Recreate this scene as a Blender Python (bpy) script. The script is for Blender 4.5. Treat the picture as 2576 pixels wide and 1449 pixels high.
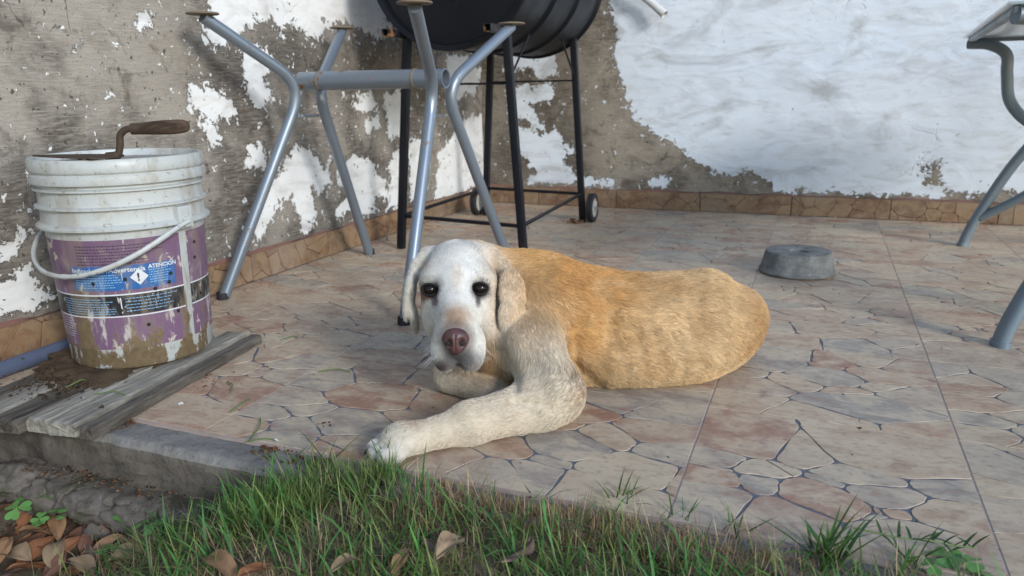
import bpy, bmesh, math, random
import numpy as np
from mathutils import Vector, Matrix, noise as mnoise
R_ = math.radians
for o in list(bpy.data.objects): bpy.data.objects.remove(o)
scene = bpy.context.scene
col = scene.collection

# ------------------------------------------------------------------ camera, sky, sun
YAW, PITCH, ROLL, FPX = R_(-21.91985), R_(-14.61410), R_(-0.81810), 1915.83   # focal in pixels of a 2576 wide frame
CAMH = 0.53
def cam_basis():
    f = np.array([math.sin(YAW)*math.cos(PITCH), math.cos(YAW)*math.cos(PITCH), math.sin(PITCH)])
    r = np.array([math.cos(YAW), -math.sin(YAW), 0.]); u = np.cross(r, f)
    c, s = math.cos(ROLL), math.sin(ROLL)
    return np.array([c*r+s*u, -s*r+c*u, f])
CB = cam_basis(); CP = np.array([0, 0, CAMH])
def ray(x, y): return CB.T @ np.array([(x-1288)/FPX, -(y-724.5)/FPX, 1.])
def onz(x, y, z=0.): d = ray(x, y); return CP + d*(z-CP[2])/d[2]
def onx(x, y, X): d = ray(x, y); return CP + d*(X-CP[0])/d[0]
def ony(x, y, Y): d = ray(x, y); return CP + d*(Y-CP[1])/d[1]
def ond(x, y, t): return CP + ray(x, y)*t
cam = bpy.data.cameras.new('camera'); camo = bpy.data.objects.new('camera', cam); col.objects.link(camo)
cam.sensor_width = 36; cam.lens = 36*FPX/2576; cam.clip_start = .02; cam.clip_end = 200
M = Matrix.Identity(4)
for i in range(3):
    M[i][0] = CB[0][i]; M[i][1] = CB[1][i]; M[i][2] = -CB[2][i]; M[i][3] = CP[i]
camo.matrix_world = M
cam.dof.use_dof = True; cam.dof.focus_distance = 1.2; cam.dof.aperture_fstop = 7.0
scene.camera = camo

SUN_DIR = Vector((.78, -.50, .40)).normalized()      # towards the light
world = bpy.data.worlds.new('World'); scene.world = world; world.use_nodes = True
wn = world.node_tree; bg = wn.nodes['Background']
sky = wn.nodes.new('ShaderNodeTexSky'); sky.sky_type = 'NISHITA'; sky.sun_disc = False
sky.sun_elevation = math.asin(SUN_DIR.z); sky.sun_rotation = math.atan2(SUN_DIR.x, SUN_DIR.y)
sky.air_density = 1.0; sky.dust_density = .25; sky.ozone_density = 1.0
wn.links.new(sky.outputs[0], bg.inputs[0]); bg.inputs[1].default_value = .135
sun = bpy.data.lights.new('sun', 'SUN'); sun.energy = 1.3; sun.angle = R_(12); sun.color = (1, .985, .96)
suno = bpy.data.objects.new('sun', sun); col.objects.link(suno)
suno.rotation_euler = SUN_DIR.to_track_quat('Z', 'Y').to_euler()
scene.view_settings.view_transform = 'Standard'; scene.view_settings.look = 'None'
scene.view_settings.gamma = 1; scene.view_settings.exposure = .86
scene.view_settings.use_curve_mapping = False
scene.render.engine = 'CYCLES'
scene.cycles.max_bounces = 6; scene.cycles.diffuse_bounces = 3; scene.cycles.glossy_bounces = 3; scene.cycles.transmission_bounces = 5

# ------------------------------------------------------------------ helpers
rng = np.random.default_rng(7); random.seed(7)
def tag(o, label=None, cat=None, group=None, kind=None):
    if label: o['label'] = label
    if cat: o['category'] = cat
    if group: o['group'] = group
    if kind: o['kind'] = kind
    return o
def empty(name, loc=(0, 0, 0), rz=0):
    o = bpy.data.objects.new(name, None); col.objects.link(o); o.location = loc; o.rotation_euler = (0, 0, rz); o.empty_display_size = .05
    return o
def link(name, me, m=None, parent=None, loc=(0, 0, 0), rot=(0, 0, 0)):
    o = bpy.data.objects.new(name, me); col.objects.link(o)
    if m is not None and len(me.materials) == 0: me.materials.append(m)
    o.parent = parent; o.location = loc; o.rotation_euler = rot
    return o
def mesh(name, v, f, smooth=False):
    me = bpy.data.meshes.new(name); me.from_pydata([tuple(map(float, p)) for p in v], [], [tuple(map(int, q)) for q in f]); me.update()
    if smooth: me.polygons.foreach_set('use_smooth', [True]*len(me.polygons))
    return me
def mesh_np(name, v, faces, smooth=True):       # faces: (n,k) int array
    me = bpy.data.meshes.new(name); n, k = faces.shape
    me.vertices.add(len(v)); me.vertices.foreach_set('co', np.asarray(v, np.float32).ravel())
    me.loops.add(n*k); me.loops.foreach_set('vertex_index', faces.astype(np.int32).ravel())
    me.polygons.add(n); me.polygons.foreach_set('loop_start', np.arange(0, n*k, k, dtype=np.int32))
    me.polygons.foreach_set('loop_total', np.full(n, k, np.int32))
    me.update(calc_edges=True); me.validate()
    if smooth: me.polygons.foreach_set('use_smooth', np.ones(len(me.polygons), bool))
    return me
def color_attr(me, cols, name='col'):
    a = me.attributes.new(name, 'FLOAT_COLOR', 'POINT')
    c = np.ones((len(cols), 4), np.float32); c[:, :3] = cols; a.data.foreach_set('color', c.ravel())
class MB:
    def __init__(s): s.v = []; s.f = []; s.sm = []
    def add(s, v, f, smooth=False):
        b = len(s.v); s.v += [tuple(map(float, p)) for p in v]; s.f += [tuple(i+b for i in q) for q in f]; s.sm += [smooth]*len(f); return s
    def box(s, c, d, rz=0, bev=0, rot=None):
        x, y, z = d[0]/2, d[1]/2, d[2]/2
        if bev:
            bm = bmesh.new(); bmesh.ops.create_cube(bm, size=1); bmesh.ops.scale(bm, vec=d, verts=bm.verts)
            bmesh.ops.bevel(bm, geom=bm.edges[:], offset=bev, segments=2, affect='EDGES', profile=.6)
            bm.verts.index_update(); v = [p.co.copy() for p in bm.verts]; f = [[q.index for q in g.verts] for g in bm.faces]; bm.free()
        else:
            v = [Vector(p) for p in ((-x,-y,-z),(x,-y,-z),(x,y,-z),(-x,y,-z),(-x,-y,z),(x,-y,z),(x,y,z),(-x,y,z))]
            f = [(0,3,2,1),(4,5,6,7),(0,1,5,4),(1,2,6,5),(2,3,7,6),(3,0,4,7)]
        m = rot if rot is not None else Matrix.Rotation(rz, 3, 'Z')
        return s.add([m @ p + Vector(c) for p in v], f)
    def tube(s, pts, r, n=12, cap=True, sq=False, up=None, flat=1.0):
        pts = [Vector(p) for p in pts]; rr = r if hasattr(r, '__len__') else [r]*len(pts)
        rings = []; N0 = None
        for i, p in enumerate(pts):
            t = (pts[min(i+1, len(pts)-1)] - pts[max(i-1, 0)]).normalized()
            if N0 is None:
                a = Vector(up) if up else (Vector((0, 0, 1)) if abs(t.z) < .9 else Vector((1, 0, 0)))
                N0 = (a - t*a.dot(t)).normalized()
            else: N0 = (N0 - t*N0.dot(t)).normalized()
            B = t.cross(N0); ring = []
            for k in range(n):
                a = 2*math.pi*(k+.5)/n
                ca, sa = math.cos(a), math.sin(a)
                if sq: q = 1/max(abs(ca), abs(sa)); q = min(q, 1.30); ca *= q; sa *= q
                ring.append(p + (N0*ca*flat + B*sa)*rr[i])
            rings.append(ring)
        v = [q for g in rings for q in g]; f = []
        for i in range(len(pts)-1):
            for k in range(n): f.append((i*n+k, i*n+(k+1) % n, (i+1)*n+(k+1) % n, (i+1)*n+k))
        s.add(v, f, True)
        if cap:
            b = len(s.v)-len(v)
            s.f += [tuple(b+k for k in range(n))[::-1], tuple(b+(len(pts)-1)*n+k for k in range(n))]; s.sm += [False, False]
        return s
    def lathe(s, prof, c=(0, 0, 0), n=48, rot=None, a0=0, a1=2*math.pi):
        full = abs(a1-a0-2*math.pi) < 1e-6; m = n if full else n+1; v = []; f = []
        for (r, z) in prof:
            for k in range(m):
                a = a0+(a1-a0)*k/n; p = Vector((r*math.cos(a), r*math.sin(a), z))
                v.append((rot @ p if rot is not None else p) + Vector(c))
        for i in range(len(prof)-1):
            for k in range(n):
                k2 = (k+1) % m; f.append((i*m+k, i*m+k2, (i+1)*m+k2, (i+1)*m+k))
        return s.add(v, f, True)
    def build(s, name, m, parent=None, loc=(0, 0, 0), rot=(0, 0, 0), autosmooth=True):
        me = mesh(name, s.v, s.f); me.polygons.foreach_set('use_smooth', s.sm)
        if autosmooth and any(s.sm):
            try: me.set_sharp_from_angle(angle=R_(40))
            except Exception: pass
        return link(name, me, m, parent, loc, rot)
def curve_pts(ctrl, n=8):           # Catmull-Rom through control points
    P = [Vector(p) for p in ctrl]; P = [P[0]*2-P[1]] + P + [P[-1]*2-P[-2]]; out = []
    for i in range(1, len(P)-2):
        for k in range(n):
            t = k/n; a, b, c, d = P[i-1:i+3]
            out.append(.5*((2*b)+(c-a)*t+(2*a-5*b+4*c-d)*t*t+(3*b-a-3*c+d)*t**3))
    return out+[P[-2]]
def bend_pts(ctrl, rad, n=6):       # polyline with rounded corners
    P = [Vector(p) for p in ctrl]; out = [P[0]]
    for i in range(1, len(P)-1):
        a = P[i]+(P[i-1]-P[i]).normalized()*rad; c = P[i]+(P[i+1]-P[i]).normalized()*rad
        for k in range(n+1):
            t = k/n; out.append(a*(1-t)**2+P[i]*2*t*(1-t)+c*t*t)
    return out+[P[-1]]

# numpy value noise (for colours of fur, bias of ground and so on)
def vnoise(p, seed=0):
    p = np.asarray(p, np.float64); i = np.floor(p).astype(np.int64); f = p-i; f = f*f*(3-2*f)
    def h(a): 
        n = (a[..., 0]*374761393+a[..., 1]*668265263+a[..., 2]*2147483647+seed*974634777) & 0x7fffffff
        n = (n ^ (n >> 13))*1274126177 & 0x7fffffff; n = (n ^ (n >> 16)); return (n & 0xffff)/65535.
    r = 0
    for dx in (0, 1):
        for dy in (0, 1):
            for dz in (0, 1):
                w = (f[..., 0] if dx else 1-f[..., 0])*(f[..., 1] if dy else 1-f[..., 1])*(f[..., 2] if dz else 1-f[..., 2])
                r = r+w*h(i+np.array([dx, dy, dz]))
    return r
def fbm(p, o=4, seed=0):
    s = 0; a = .5; t = 0
    for k in range(o): s = s+a*vnoise(np.asarray(p)*2**k, seed+k); t += a; a *= .5
    return s/t

# ------------------------------------------------------------------ materials
class G:
    def __init__(s, name):
        s.m = bpy.data.materials.new(name); s.m.use_nodes = True; s.nt = s.m.node_tree
        s.b = s.nt.nodes['Principled BSDF']
    def n(s, t, ins={}, **at):
        nd = s.nt.nodes.new('ShaderNode'+t)
        for k, v in at.items(): setattr(nd, k, v)
        for k, v in ins.items(): s.set(nd.inputs[k], v)
        return nd
    def set(s, sock, v):
        if isinstance(v, bpy.types.NodeSocket): s.nt.links.new(v, sock)
        elif hasattr(v, '__len__') and sock.type == 'RGBA' and len(v) == 3: sock.default_value = (*v, 1)
        else: sock.default_value = v
    def P(s, **k):
        for a, v in k.items(): s.set(s.b.inputs[a.replace('_', ' ')], v)
        return s.m
    def mix(s, f, a, b, mode='MIX'):
        nd = s.n('Mix', data_type='RGBA', blend_type=mode); s.set(nd.inputs[0], f); s.set(nd.inputs[6], a); s.set(nd.inputs[7], b); return nd.outputs[2]
    def math(s, op, a, b=0., c=None, clamp=False):
        nd = s.n('Math', operation=op, use_clamp=clamp); s.set(nd.inputs[0], a); s.set(nd.inputs[1], b)
        if c is not None: s.set(nd.inputs[2], c)
        return nd.outputs[0]
    def ss(s, v, lo, hi, a=0., b=1.):
        return s.n('MapRange', {0: v, 1: lo, 2: hi, 3: a, 4: b}, interpolation_type='SMOOTHSTEP').outputs[0]
    def co(s, scale=(1, 1, 1), kind='Object', loc=(0, 0, 0), rot=(0, 0, 0)):
        t = s.n('TexCoord'); return s.n('Mapping', {0: t.outputs[kind], 1: loc, 2: rot, 3: scale}).outputs[0]
    def noise(s, v, scale, detail=5, rough=.55, dist=0., out=0):
        return s.n('TexNoise', {'Vector': v, 'Scale': scale, 'Detail': detail, 'Roughness': rough, 'Distortion': dist}).outputs[out]
    def ramp(s, v, stops):
        nd = s.n('ValToRGB', {0: v}); e = nd.color_ramp.elements
        for i, (p, c) in enumerate(stops):
            el = e[i] if i < 2 else e.new(p)
            el.position = p; el.color = (*c, 1)
        return nd.outputs[0]
    def attr(s, name, out=0): return s.n('Attribute', attribute_name=name).outputs[out]
    def bump(s, h, strength=.3, dist=.002, normal=None):
        ins = {'Height': h, 'Strength': strength, 'Distance': dist}
        if normal is not None: ins['Normal'] = normal
        return s.n('Bump', ins).outputs[0]
def simple(name, c, rough=.5, metal=0., var=.15, scale=60, bump=.1, spec=.5):
    g = G(name); v = g.co(kind='Object'); nz = g.noise(v, scale, 4)
    cc = g.mix(nz, tuple(x*(1-var) for x in c), tuple(min(1, x*(1+var)) for x in c))
    return g.P(Base_Color=cc, Roughness=g.math('ADD', g.math('MULTIPLY', nz, .2), rough-.1), Metallic=metal, Normal=g.bump(nz, bump, .001), Specular_IOR_Level=spec)
MT = {}
def wall_mat(name, paint, paint2, seed, wm=(1, 1, 1)):
    g = G(name); v = g.co(loc=(seed, seed*2, 0)); vs = g.co(scale=(1, 1, 2.2), loc=(seed, 0, seed))
    pb = g.attr('paint', 2)
    n1 = g.noise(v, 19, 7, .72, .35); n2 = g.noise(v, 85, 5, .6); n3 = g.noise(v, 5, 4, .55)
    pn = g.math('ADD', g.math('MULTIPLY', g.math('SUBTRACT', n1, .5), 3.0), g.math('MULTIPLY', g.math('SUBTRACT', n2, .5), .9))
    spk = g.math('SUBTRACT', g.ss(g.noise(v, 48, 4, .6, .4), .60, .69), g.ss(g.noise(v, 37, 4, .6, .5), .60, .70))
    pn = g.math('ADD', pn, g.math('MULTIPLY', spk, 1.15))
    lvl = g.math('ADD', pn, g.math('MULTIPLY', pb, .95))
    m = g.ss(lvl, .02, .10)
    # bare plaster: trowelled, stained
    streak = g.noise(g.co(scale=(3, 3, 26), loc=(0, seed, 0), rot=(.18, .10, 0)), 9, 6, .6, .6)
    grit = g.noise(v, 260, 4, .7)
    stain = g.noise(v, 4.2, 5, .6, .4)
    bare = g.mix(g.ss(stain, .38, .62), (.325, .30, .265), (.10, .088, .076))
    bare = g.mix(g.ss(streak, .38, .68, 0, .5), bare, (.42, .395, .355))
    bare = g.mix(g.ss(g.noise(v, 11, 6, .7, .6), .54, .66, 0, .65), bare, (.095, .083, .072))
    bare = g.mix(g.ss(grit, .57, .70, 0, .8), bare, (.085, .075, .065))
    bare = g.mix(g.ss(g.noise(v, 70, 3, .5), .66, .70, 0, .8), bare, (.05, .044, .038))
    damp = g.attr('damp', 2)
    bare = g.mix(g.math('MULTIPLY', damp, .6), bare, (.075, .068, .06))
    bare = g.mix(1., bare, wm, 'MULTIPLY')
    # cracks
    vo = g.n('TexVoronoi', {'Vector': g.mix(.12, v, g.noise(v, 9, 4, .6, 0, 1)), 'Scale': 5.5}, feature='DISTANCE_TO_EDGE').outputs[0]
    crack = g.math('MULTIPLY', g.ss(vo, .004, .014, 1, 0), g.ss(n3, .45, .6))
    crack = g.math('MULTIPLY', crack, g.ss(g.noise(v, 3.1, 3), .5, .58))
    bare = g.mix(g.math('MULTIPLY', crack, .75), bare, (.05, .043, .036))
    dirt = g.noise(g.co(scale=(2.2, 2.2, 7), loc=(seed, 3, 0), rot=(.1, .12, 0)), 3.2, 5, .62, 1.2)
    pc = g.mix(g.ss(dirt, .45, .75, 0, .7), paint, paint2)
    pc = g.mix(g.ss(g.noise(g.co(scale=(1, 1, 2.0), loc=(seed, 0, .3)), 2.6, 7, .6, 1.5), .50, .72, 0, .75), pc, tuple(x*.72 for x in paint2))
    pc = g.mix(g.ss(g.noise(v, 42, 6, .7), .63, .72, 0, .5), pc, (.34, .31, .27))
    c = g.mix(m, bare, pc)
    edge = g.math('MULTIPLY', g.ss(lvl, -.10, .02), g.ss(lvl, .02, .08, 1, 0))
    c = g.mix(g.math('MULTIPLY', edge, .7), c, (.06, .053, .046))
    h = g.math('ADD', g.math('MULTIPLY', m, .8), g.math('MULTIPLY', grit, .25))
    h = g.math('ADD', h, g.math('MULTIPLY', streak, g.ss(m, 0., 1., .75, .18))); h = g.math('SUBTRACT', h, g.math('MULTIPLY', crack, .9))
    h2 = g.noise(g.co(scale=(1, 1, 1.8), loc=(seed, 1, 0)), 6, 4, .5, .8)
    nb = g.bump(h2, .30, .02)
    return g.P(Base_Color=c, Roughness=.86, Specular_IOR_Level=.25, Normal=g.bump(h, .75, .004, nb))
MT['wall_left'] = wall_mat('peeling_plaster_side', (.78, .785, .775), (.60, .585, .55), 3.1, (1.02, .99, .95))
MT['wall_back'] = wall_mat('peeling_plaster_rear', (.70, .755, .815), (.50, .51, .51), 8.7, (1.0, .94, .85))
def stone_mat(name, cols, groove=False, rough=.42, sc=1.):
    g = G(name); v = g.co(kind='Object')
    geo = g.n('NewGeometry'); oi = g.n('ObjectInfo')
    rnd = g.math('FRACT', g.math('ADD', g.math('MULTIPLY', geo.outputs['Random Per Island'], 7.31), g.math('MULTIPLY', oi.outputs['Random'], 3.77)))
    base = g.ramp(rnd, cols)
    gp = g.n('Mapping', {0: geo.outputs['Position'], 3: (1.0*sc, 1.55*sc, 1.55*sc)}).outputs[0]
    n1 = g.noise(gp, 13, 6, .65, .6); n2 = g.noise(gp, 60, 5, .65); n3 = g.noise(geo.outputs['Position'], 3.5, 3)
    c = g.mix(g.ss(n1, .42, .64, 0, .8), base, (.58, .465, .325) if sc < 1.5 else (.30, .20, .11))
    c = g.mix(g.ss(n1, .48, .26, 0, .75), c, (.28, .14, .085) if sc < 1.5 else (.15, .065, .03))
    c = g.mix(g.ss(n2, .50, .72, 0, .6), c, (.20, .175, .165))
    c = g.mix(g.ss(n2, .45, .30, 0, .45), c, (.58, .50, .42) if sc < 1.5 else (.28, .19, .115))
    c = g.mix(g.ss(n3, .45, .75, 0, .35), c, (.33, .285, .235))
    h = g.math('ADD', n2, g.math('MULTIPLY', n1, .6))
    return g.P(Base_Color=c, Roughness=g.ss(n2, .3, .7, rough-.06, rough+.16), Specular_IOR_Level=.45, Normal=g.bump(h, .25, .0012))
MT['stone'] = stone_mat('printed_stone', [(0, (.50, .375, .255)), (.2, (.44, .265, .175)), (.4, (.53, .425, .295)), (.58, (.37, .20, .13)), (.78, (.45, .365, .275)), (1, (.31, .275, .235))])
MT['skirt'] = stone_mat('skirting_stone', [(0, (.225, .125, .065)), (.3, (.17, .085, .044)), (.6, (.27, .17, .09)), (1, (.16, .098, .058))], rough=.5, sc=1.6)
MT['groove'] = simple('tile_groove', (.125, .135, .16), .6, var=.3)
MT['skirt_groove'] = simple('skirting_groove', (.11, .065, .042), .7, var=.3)
MT['skirt_top'] = simple('skirting_mortar', (.20, .10, .075), .8, var=.3)
MT['joint'] = simple('joint_mortar', (.36, .285, .25), .9, var=.35, scale=40, bump=.6)
def conc_mat(name, a, b, sc=1., moss=0.):
    g = G(name); v = g.co(kind='Object'); n1 = g.noise(v, 7*sc, 7, .65, .5); n2 = g.noise(v, 120*sc, 5, .7); n3 = g.noise(v, 30*sc, 5, .6, .3)
    c = g.mix(g.ss(n1, .3, .7), a, b); c = g.mix(g.ss(n2, .5, .72, 0, .6), c, tuple(x*.45 for x in b))
    c = g.mix(g.ss(n3, .55, .75, 0, .5), c, tuple(min(1, x*1.35) for x in a))
    if moss: c = g.mix(g.math('MULTIPLY', g.ss(n1, .5, .62), moss), c, (.05, .06, .025))
    h = g.math('ADD', g.math('MULTIPLY', n3, 1.), g.math('MULTIPLY', n2, .35))
    return g.P(Base_Color=c, Roughness=.9, Specular_IOR_Level=.2, Normal=g.bump(h, .7, .006/sc))
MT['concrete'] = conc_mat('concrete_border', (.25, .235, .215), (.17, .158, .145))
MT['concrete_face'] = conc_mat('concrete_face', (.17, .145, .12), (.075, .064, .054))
MT['rubble'] = conc_mat('rubble', (.19, .165, .14), (.085, .072, .06), 2.2, .5)
MT['ring'] = conc_mat('ring_concrete', (.30, .30, .285), (.15, .15, .14), 3.5)
MT['soil'] = conc_mat('soil', (.20, .155, .11), (.085, .063, .045), 3)
def metal_mat(name, c, rust=.6, rough=.34, met=.55, spec=.5):
    g = G(name); v = g.co(kind='Object'); n1 = g.noise(v, 24, 6, .65, .3); n2 = g.noise(v, 160, 3); n3 = g.noise(v, 7, 4)
    r = g.math('MULTIPLY', g.ss(n1, .635, .67), rust)
    low = g.attr('rust', 2); r = g.math('MAXIMUM', r, g.math('MULTIPLY', g.ss(g.math('ADD', n1, g.math('MULTIPLY', low, .5)), .66, .74), g.ss(low, .0, .25)))
    cc = g.mix(g.ss(n3, .3, .75, 0, .35), c, tuple(x*.72 for x in c))
    cc = g.mix(r, cc, g.mix(n2, (.10, .045, .02), (.30, .15, .06)))
    return g.P(Base_Color=cc, Specular_IOR_Level=spec, Metallic=g.math('MULTIPLY', g.math('SUBTRACT', 1., r), met), Roughness=g.math('ADD', g.math('MULTIPLY', r, .4), g.ss(n3, .3, .7, rough-.05, rough+.1)), Normal=g.bump(n2, .08, .001))
MT['silver'] = metal_mat('silver_paint', (.25, .295, .35))
MT['flange'] = metal_mat('rusty_flange', (.22, .17, .12), 1., .7, .2)
MT['tablegrey'] = metal_mat('blue_grey_paint', (.20, .25, .29), .2, .42, .25)
MT['black'] = metal_mat('black_paint', (.008, .009, .013), .35, .42, 0., .3)
MT['drum'] = metal_mat('drum_black', (.005, .006, .009), .12, .40, 0., .22)
MT['rust'] = simple('rust', (.16, .07, .03), .9, var=.5, bump=.6)
MT['rubber'] = simple('rubber', (.02, .02, .022), .75)
MT['hub'] = simple('hub_grey', (.46, .45, .42), .5)
MT['steel'] = simple('zinc', (.4, .41, .42), .35, .8)
def bucket_mat(name, base, mudk=1., gloss=.38, rub=0.):
    g = G(name); v = g.co(kind='Object'); sx = g.n('SeparateXYZ', {0: v})
    z = sx.outputs[2]; n1 = g.noise(v, 22, 7, .68, .3); n2 = g.noise(v, 90, 5, .7); dr = g.noise(g.co(scale=(1, 1, .14)), 26, 5, .6, .25)
    # lower wall caked with mud, more of it on the side away from the patio (-x)
    side = g.math('MULTIPLY', sx.outputs[0], -.16)
    mud = g.ss(g.math('ADD', g.math('ADD', g.math('SUBTRACT', .050, z), g.math('MULTIPLY', g.math('SUBTRACT', n1, .5), .42)), g.math('ADD', side, g.math('MULTIPLY', g.math('SUBTRACT', dr, .5), .62))), -.004, .040)
    drip = g.math('MULTIPLY', g.ss(dr, .58, .64), g.ss(z, .19, .10)); mud = g.math('MULTIPLY', g.math('MAXIMUM', mud, g.math('MULTIPLY', drip, .8)), mudk)
    c = base if isinstance(base, bpy.types.NodeSocket) else base
    c = g.mix(g.ss(n1, .52, .7, 0, .5), c, (.34, .30, .23))
    if rub: c = g.mix(g.math('MULTIPLY', g.ss(g.noise(g.co(scale=(1, 1, .3)), 30, 7, .72), .53, .60), g.math('MULTIPLY', g.ss(z, .26, .04), rub)), c, (.58, .555, .50))
    spl = g.ss(g.noise(g.co(scale=(1, 1, .6), loc=(4, 2, 1)), 30, 5, .66, .6), .60, .62)
    if rub: c = g.mix(g.math('MULTIPLY', spl, .9), c, (.50, .455, .38))
    c = g.mix(g.ss(n2, .58, .68, 0, .7), c, (.16, .125, .08)); c = g.mix(g.math('MULTIPLY', g.ss(dr, .52, .62), .35), c, (.25, .205, .14))
    c = g.mix(mud, c, g.mix(n2, (.06, .041, .023), (.26, .19, .105)))
    return g.P(Base_Color=c, Roughness=g.math('ADD', g.math('MULTIPLY', mud, .4), gloss), Specular_IOR_Level=.4, Normal=g.bump(g.math('ADD', mud, g.math('MULTIPLY', n2, .2)), .4, .0015))
MT['bucket'] = bucket_mat('bucket_white', (.47, .49, .48))
MT['purple'] = bucket_mat('label_purple', (.17, .098, .165), 1, .42, .8)
MT['blue'] = bucket_mat('label_blue', (.018, .115, .34), .7, .4, .5)
MT['band'] = bucket_mat('label_black', (.02, .021, .028), .9, .4, .6)
MT['ink'] = simple('label_ink_dark', (.028, .02, .035), .5)
MT['inkw'] = simple('label_ink_white', (.62, .64, .66), .5)
MT['inkb'] = simple('label_ink_light_blue', (.22, .42, .62), .5)
MT['hole'] = simple('hole_dark', (.02, .016, .012), .9)
MT['lid'] = simple('lid_dirty', (.30, .285, .26), .6, var=.45, scale=30, bump=.5)
MT['mud'] = conc_mat('dried_mud', (.13, .09, .055), (.06, .04, .025), 4)
MT['trowel'] = simple('rusty_steel', (.075, .05, .035), .75, .3, .5, 80, .6)
def wood_mat(name, a, b, dark, ax=1):
    g = G(name); sc = [1, 1, 1]; sc[ax] = .06
    v = g.co(scale=tuple(sc)); n1 = g.noise(v, 95, 7, .65, .3); n2 = g.noise(v, 28, 5, .6, .6); n3 = g.noise(g.co(), 11, 5)
    c = g.mix(g.ss(n1, .32, .68), b, a); c = g.mix(g.ss(n2, .53, .68, 0, .85), c, dark); c = g.mix(g.ss(n3, .45, .75, 0, .5), c, tuple(x*.55 for x in b))
    return g.P(Base_Color=c, Roughness=.88, Specular_IOR_Level=.2, Normal=g.bump(g.math('ADD', n1, n2), .8, .003))
MT['wood'] = wood_mat('weathered_wood', (.36, .34, .29), (.19, .172, .14), (.035, .03, .024))
MT['woodd'] = wood_mat('dark_weathered_wood', (.17, .15, .125), (.075, .063, .052), (.02, .017, .014))
MT['handlewood'] = wood_mat('tool_handle_wood', (.15, .10, .07), (.085, .058, .042), (.03, .02, .015), 0)
MT['pipe'] = simple('blue_grey_pipe', (.085, .105, .165), .45)
MT['tubewhite'] = simple('white_tube', (.62, .62, .60), .5)
g = G('frosted_glass'); v = g.co(); nz = g.noise(v, 60, 5)
MT['glass'] = g.P(Base_Color=g.mix(g.ss(g.noise(v, 14, 5), .5, .7, 0, .5), (.62, .70, .68), (.42, .42, .40)), Roughness=.32, Transmission_Weight=.55, IOR=1.45, Normal=g.bump(nz, .25, .001))
def attr_mat(name, rough=.6, sss=False, trans=0., spec=.3):
    g = G(name); c = g.attr('col', 0)
    n = g.noise(g.co(), 90, 3)
    cc = g.mix(g.ss(n, .3, .7, 0, .35), c, g.mix(.5, c, (.0, .0, .0)))
    m = g.P(Base_Color=cc, Roughness=rough, Specular_IOR_Level=spec)
    if trans:
        t = g.n('BsdfTranslucent', {0: cc}); mx = g.n('MixShader', {0: trans, 1: g.b.outputs[0], 2: t.outputs[0]})
        g.nt.links.new(mx.outputs[0], g.nt.nodes['Material Output'].inputs[0])
    return m
MT['grass'] = attr_mat('grass_blades', .5, trans=.4)
MT['leaf'] = attr_mat('dry_leaf', .6, trans=.12)
MT['bits'] = attr_mat('plant_bits', .8)
MT['skin'] = attr_mat('dog_coat', .85, spec=.1)
g = G('dog_fur'); c = g.attr('col', 0)
MT['fur'] = g.P(Base_Color=c, Roughness=.62, Specular_IOR_Level=.22)
MT['clover'] = simple('clover_leaf', (.11, .25, .06), .5, var=.35)
MT['stem'] = simple('green_stem', (.12, .17, .05), .6)
# ------------------------------------------------------------------ setting: walls
WX, WY = -1.507, 3.397           # wall planes; the skirting stands 10 mm proud of them
TS, TX0, TY0 = .3755, -.1425, .870
def poly_sd(P, poly):            # signed distance (inside +) of points P (n,2)
    poly = np.asarray(poly, float); d = np.full(len(P), 1e9); ins = np.zeros(len(P), bool)
    for i in range(len(poly)):
        a, b = poly[i], poly[(i+1) % len(poly)]; ab = b-a
        t = np.clip(((P-a)@ab)/(ab@ab+1e-12), 0, 1); q = P-(a+t[:, None]*ab); d = np.minimum(d, np.hypot(q[:, 0], q[:, 1]))
        cr = ((a[1] > P[:, 1]) != (b[1] > P[:, 1])) & (P[:, 0] < (b[0]-a[0])*(P[:, 1]-a[1])/(b[1]-a[1]+1e-12)+a[0]); ins ^= cr
    return np.where(ins, d, -d)
r4 = lambda L: [(415.3+.5953*x, .5953*y) for x, y in L]
r1 = lambda L: [(.573*x, 255.6+.573*y) for x, y in L]
r5 = lambda L: [(.3307*x, .3307*y) for x, y in L]
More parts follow.
